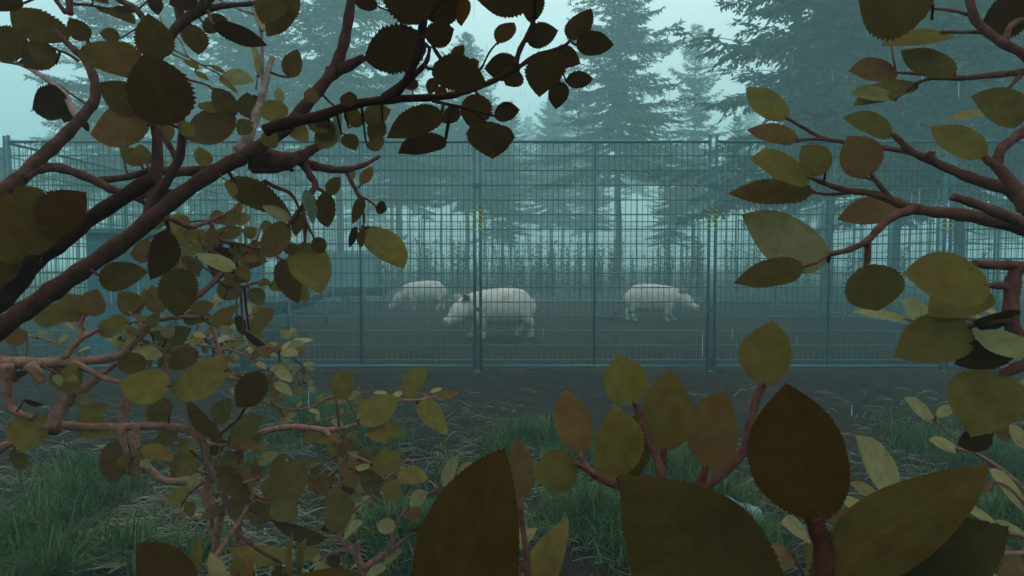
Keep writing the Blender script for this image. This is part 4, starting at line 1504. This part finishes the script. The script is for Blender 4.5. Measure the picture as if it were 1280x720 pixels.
# ---- 6: the low plant in the lower middle left
s = Shrub('low plant with yellow-olive leaves on arching pink stems, beside the green tuft', (-0.62, 1.35), seed=36)
s.branch([(300, 560), (330, 540), (358, 534), (380, 534), (405, 537), (430, 535), (450, 528), (475, 512), (498, 501), (522, 500), (548, 495)], 4.5, 1.2, 1.2, 1.3, tone=PK, to_root=True)
s.branch([(405, 537), (416, 550), (425, 563), (427, 583), (426, 602), (424, 625)], 4, 2.5, 1.22, tone=PK)
s.branch([(425, 561), (440, 570), (455, 575), (470, 586), (480, 600)], 3, 1.4, 1.22, tone=PK)
s.branch([(427, 588), (418, 590), (410, 596)], 2, 1.4, 1.22, tone=PK)
s.leaves([(420, 497, 441, 464, 30, 'Y'), (506, 498, 533, 456, 24, 'Y'), (447, 526, 500, 496, 34, 'Y'), (521, 503, 561, 544, 28, 'Y'), (549, 494, 574, 491, 11, 'B'), (462, 531, 485, 555, 23, 'O'), (380, 542, 402, 548, 21, 'O'), (465, 580, 507, 578, 30, 'O'),
          (496, 594, 536, 598, 21, 'Y'), (474, 590, 457, 618, 27, 'B'), (482, 602, 502, 624, 22, 'Y'), (428, 594, 452, 600, 21, 'Y'), (418, 592, 384, 613, 24, 'B'), (423, 664, 416, 606, 36, 'O'), (438, 634, 425, 606, 26, 'O'), (433, 497, 452, 490, 9, 'P')])
s.fill(10, 24, 'OYBP', (370, 500, 500, 640))
s.finish()

# ---- 7: small pinkish branched plant near the giant brown leaf
s = Shrub('small bare-stemmed pinkish plant with pale leaves, left of the giant brown leaf', (-0.42, 1.62), seed=37)
PP = (1.45, 1.7, 1.7)
s.branch([(462, 770), (453, 712), (446, 693), (448, 676)], 7, 3, 1.45, tone=PP, to_root=True)
s.branch([(455, 711), (470, 700), (486, 690), (500, 678), (513, 670)], 5, 1.6, 1.45, tone=PP)
s.branch([(488, 688), (492, 670), (496, 654), (510, 634)], 4, 1.6, 1.45, tone=PP)
s.branch([(453, 712), (442, 690), (426, 676), (422, 660)], 5, 2, 1.45, tone=PP)
s.branch([(436, 688), (418, 690), (400, 700)], 2, 1, 1.45, tone=PP)
s.branch([(428, 678), (412, 676), (398, 684)], 2, 1, 1.45, tone=PP)
s.branch([(424, 660), (440, 640), (458, 626), (470, 618)], 1.8, 1, 1.45, tone=PP)
s.leaves([(443, 635, 463, 620, 10, 'P'), (424, 657, 446, 644, 9, 'P'), (430, 670, 454, 652, 10, 'P'), (494, 661, 470, 655, 18, 'P'), (512, 633, 535, 615, 15, 'P'), (509, 648, 528, 636, 18, 'B'), (480, 702, 504, 687, 9, 'P'), (458, 719, 484, 710, 12, 'P'),
          (552, 607, 573, 568, 15, 'P'), (572, 594, 590, 577, 12, 'P'), (400, 700, 384, 690, 12, 'P'), (398, 684, 378, 700, 14, 'O'), (412, 705, 390, 716, 12, 'P'), (448, 583, 464, 575, 6, 'P')])
s.leaves([(540, 658, 510, 664, 8, 'K'), (430, 655, 400, 662, 12, 'K'), (410, 706, 425, 694, 16, 'N')], flip=True)
s.finish()

# ---- 8: the near sprouts at the bottom centre
s = Shrub('near shrub at bottom centre with giant dark brown leaves and upright olive leaves', (0.12, 0.42), seed=38)
RD = (.85, .8, .8)
s.branch([(900, 860), (860, 760), (842, 690), (836, 640), (829, 605), (822, 575), (806, 538), (794, 505)], 12, 4, .50, .58, tone=RD, to_root=True)
s.branch([(840, 650), (858, 630), (876, 612), (905, 590), (930, 562), (938, 530), (945, 500), (955, 478)], 8, 4.5, .52, .56, tone=RD)
s.branch([(868, 620), (874, 605), (883, 585)], 7, 5, .53, tone=RD)
s.branch([(828, 600), (829, 580), (830, 560)], 5, 4, .57, tone=RD)
s.branch([(838, 648), (810, 630), (785, 612), (762, 603), (744, 594), (732, 582), (726, 568)], 8, 4, .52, .58, tone=RD)
s.branch([(744, 594), (732, 586), (720, 580)], 4, 3, .56, tone=RD)
s.branch([(776, 610), (774, 600), (772, 594)], 4, 3, .55, tone=RD)
s.branch([(662, 790), (661, 730), (658, 690), (652, 650), (650, 622)], 5, 3, .62, .66, tone=RD, to_root=True)
s.branch([(660, 720), (652, 706), (642, 695)], 3, 2, .62, tone=RD)
s.branch([(1026, 830), (1029, 740), (1030, 690), (1022, 662), (1017, 646)], 15, 12, .36, .38, tone=(.42, .30, .28), to_root=True)
s.leaves([(540, 800, 632, 558, 134, 'J')], d=.40, dt=.38, fold=.1, petiole=False)
s.leaves([(954, 850, 774, 592, 174, 'H')], d=.40, dt=.42, fold=.12, petiole=False)
s.leaves([(1028, 650, 982, 478, 110, 'N')], d=.38, dt=.37, fold=.06, droop=.04)
s.leaves([(653, 625, 645, 545, 36, 'B')], d=.66)
s.leaves([(720, 580, 665, 596, 50, 'O'), (726, 567, 707, 486, 44, 'B'), (772, 598, 767, 504, 50, 'Y'), (829, 562, 838, 460, 62, 'O'), (884, 586, 908, 487, 64, 'B'), (955, 481, 967, 400, 60, 'O'), (792, 505, 772, 444, 52, 'Y')], fold=.14)
s.leaves([(776, 598, 806, 515, 44, 'D')], d=.62)
s.leaves([(662, 760, 710, 645, 46, 'O'), (620, 730, 660, 655, 24, 'P'), (640, 690, 672, 660, 20, 'P')], d=.72)
s.finish()

# ---- 9: the two great dark leaves at the lower right
s = Shrub('two great dark olive leaves at lower right, the lower one ragged at its tip', (0.55, 0.30), seed=39)
s.branch([(990, 860), (1005, 790), (1020, 740), (1032, 722)], 9, 5, .40, .42, tone=RD, to_root=True)
s.leaves([(1030, 718, 1238, 580, 92, 'H')], d=.44, dt=.42, fold=.1, droop=.1, petiole=False)
s.leaves([(1020, 760, 1262, 658, 120, 'Q')], d=.42, dt=.42, fold=.2, serr=.2, petiole=False)
s.finish()

# ---- 10: the right hand shrub
s = Shrub('tall red-brown shrub at the right edge with smooth oval olive leaves', (0.95, 0.62), seed=40)
RB = (.85, .8, .8)
s.branch([(1350, 520), (1330, 400), (1310, 320), (1290, 270), (1265, 240), (1230, 228), (1195, 215), (1165, 201), (1140, 190), (1125, 176), (1115, 167)], 16, 3.5, .78, .84, tone=RB, to_root=True, n=9)
s.branch([(1285, 262), (1270, 238), (1250, 212), (1236, 201), (1230, 195)], 11, 4, .78, .8, tone=RB)
s.branch([(1246, 206), (1252, 186), (1275, 168), (1300, 148), (1330, 110)], 6, 6, .8, tone=RB)
s.branch([(1142, 191), (1105, 185), (1060, 178), (1030, 173), (1005, 160), (985, 148)], 3.5, 2, .84, .86, tone=RB)
s.branch([(1060, 178), (1025, 174), (997, 175)], 2.4, 1.8, .85, tone=RB)
s.branch([(1168, 201), (1160, 193), (1168, 192)], 4, 3, .82, tone=RB)
s.branch([(1312, 310), (1290, 288), (1240, 275), (1200, 268), (1170, 265), (1140, 260), (1115, 250), (1090, 242), (1060, 238), (1035, 231), (1014, 222)], 11, 2.5, .76, .82, tone=RB)
s.branch([(1113, 249), (1100, 232), (1091, 221), (1088, 214)], 4, 2.5, .8, tone=RB)
s.branch([(1095, 226), (1082, 222), (1073, 222)], 2, 1.5, .8, tone=RB, stub=True)
s.branch([(1065, 240), (1040, 243), (1018, 241)], 2.5, 1.6, .82, tone=RB)
s.branch([(1140, 262), (1118, 270), (1098, 286), (1084, 301), (1062, 312), (1036, 318)], 6, 3, .79, .76, tone=RB)
s.branch([(1083, 300), (1085, 316), (1083, 334)], 4.5, 3.5, .78, tone=RB)
s.branch([(1300, 288), (1250, 267), (1215, 253), (1191, 246)], 9, 5, .74, tone=RB, stub=True)
s.branch([(1340, 300), (1310, 160), (1290, 80), (1255, 55), (1232, 38), (1217, 20), (1210, -15)], 7, 5, .82, .84, tone=(1, 1, 1))
s.branch([(1217, 20), (1190, 13), (1165, 11)], 2.4, 1.6, .84)
s.branch([(1232, 40), (1200, 40), (1178, 40)], 2.6, 2, .84)
s.branch([(1257, 50), (1264, 32), (1290, 18)], 4, 4, .84, tone=(1.5, 1.7, 1.7))
s.branch([(1310, 86), (1280, 90), (1250, 93), (1200, 98), (1165, 98), (1144, 105)], 5, 2, .84, .86)
s.branch([(1198, 98), (1160, 93), (1120, 91)], 3, 1.6, .86)
s.branch([(1275, 95), (1264, 107), (1258, 112)], 3, 2, .84)
s.branch([(1350, 480), (1300, 450), (1268, 415), (1264, 380), (1268, 345), (1278, 330)], 10, 8, .70, tone=RB, to_root=True)
s.branch([(1290, 334), (1265, 332), (1240, 331), (1216, 330)], 7, 5, .70, tone=RB, stub=True)
s.branch([(1264, 360), (1250, 357), (1234, 357)], 6, 3.5, .70, tone=RB)
s.branch([(1268, 398), (1240, 400), (1212, 407)], 7, 4, .70, tone=RB)
s.branch([(1320, 420), (1295, 448), (1270, 460), (1252, 468)], 9, 6, .68, tone=(.9, .8, .8))
s.leaves([(984, 148, 932, 109, 30, 'Y'), (997, 175, 933, 162, 25, 'B'), (1115, 168, 1052, 147, 29, 'O'), (1121, 91, 1060, 89, 27, 'B'), (1145, 105, 1066, 133, 27, 'O'), (1194, 92, 1125, 63, 34, 'O'), (1178, 40, 1102, 58, 19, 'O'), (1112, 38, 1084, 36, 12, 'O'),
          (1231, 196, 1162, 158, 40, 'Y'), (1284, 142, 1213, 120, 40, 'O'), (1090, 218, 1059, 170, 46, 'B'), (1032, 216, 1002, 182, 36, 'O'), (1012, 222, 938, 200, 32, 'O'), (1015, 238, 909, 242, 36, 'D'),
          (1004, 333, 916, 354, 42, 'D'), (1126, 263, 1046, 275, 40, 'B'), (1081, 332, 1097, 389, 62, 'O'), (1236, 356, 1128, 342, 56, 'O'), (1214, 409, 1117, 446, 62, 'O')])
s.leaves([(1036, 322, 926, 268, 58, 'P'), (1120, 122, 1062, 118, 16, 'P'), (1232, 140, 1187, 152, 12, 'P')], d=.88)
s.leaves([(1232, 362, 1160, 396, 40, 'O')], d=.74)
s.leaves([(1166, 6, 1072, -10, 84, 'D')], d=.62, fold=.05)
s.leaves([(1288, 8, 1226, 34, 48, 'K'), (1276, 420, 1192, 456, 46, 'K'), (1272, 395, 1215, 402, 18, 'K')], flip=True)
s.leaves([(1292, 440, 1215, 415, 36, 'P')], d=.66)
s.leaves([(1252, 466, 1214, 547, 76, 'O')], d=.68)
s.leaves([(1240, 545, 1196, 556, 28, 'K')], d=.72, flip=True)
s.finish()

# ---- 11: pale plants at the right behind
s = Shrub('pale low shrub with slim bleached leaves behind the great lower right leaves', (1.02, 1.15), seed=41)
s.branch([(1330, 660), (1290, 620), (1262, 596), (1240, 578), (1215, 565), (1196, 561)], 4, 1.6, 1.15, 1.25, tone=PP, to_root=True)
s.branch([(1275, 605), (1240, 580), (1218, 565), (1190, 545), (1168, 525)], 2.4, 1.2, 1.2, tone=PP)
s.branch([(1300, 560), (1280, 520), (1264, 492), (1255, 470)], 3, 2, 1.1, tone=PP)
s.branch([(1290, 640), (1262, 610), (1240, 600)], 3, 1.6, 1.15, tone=PP)
s.branch([(1330, 700), (1300, 680), (1260, 665), (1240, 655)], 4, 2, 1.1, tone=PP)
s.branch([(1330, 690), (1200, 690), (1110, 660), (1070, 648)], 4, 2, 1.05, tone=PP, to_root=True)
s.branch([(1250, 440), (1222, 402), (1180, 398), (1134, 400)], 2.4, 1.2, 1.3, tone=PP)
s.branch([(1075, 655), (1040, 670), (1010, 676), (990, 690)], 2.4, 1.2, 1.1, tone=PP)
s.leaves([(1122, 614, 1069, 544, 36, 'P'), (1104, 626, 1061, 603, 15, 'P'), (1094, 640, 1051, 628, 15, 'P'), (1070, 652, 1030, 640, 24, 'B'), (1197, 562, 1160, 550, 17, 'P'), (1282, 630, 1234, 586, 18, 'P'), (1238, 614, 1222, 596, 16, 'B'), (1245, 656, 1202, 630, 15, 'P'),
          (1284, 672, 1243, 650, 15, 'P'), (1012, 673, 976, 654, 16, 'P'), (985, 690, 954, 686, 13, 'B'), (990, 694, 965, 714, 22, 'Y'), (1014, 730, 1012, 650, 13, 'O'), (1040, 712, 1055, 672, 14, 'O'), (1168, 525, 1130, 497, 15, 'P'), (1170, 520, 1196, 508, 13, 'P'),
          (1260, 545, 1236, 520, 14, 'B'), (1282, 560, 1262, 528, 14, 'P'), (1290, 720, 1222, 690, 34, 'B'), (1296, 735, 1226, 712, 26, 'P'), (1190, 640, 1160, 645, 16, 'P'), (1270, 500, 1282, 470, 13, 'P')])
s.leaves([(1134, 400, 1063, 390, 15, 'P'), (1162, 396, 1126, 376, 22, 'P'), (1212, 404, 1184, 392, 8, 'P'), (1230, 398, 1196, 384, 9, 'P'), (1246, 392, 1215, 380, 9, 'P')], d=1.3)
s.finish()
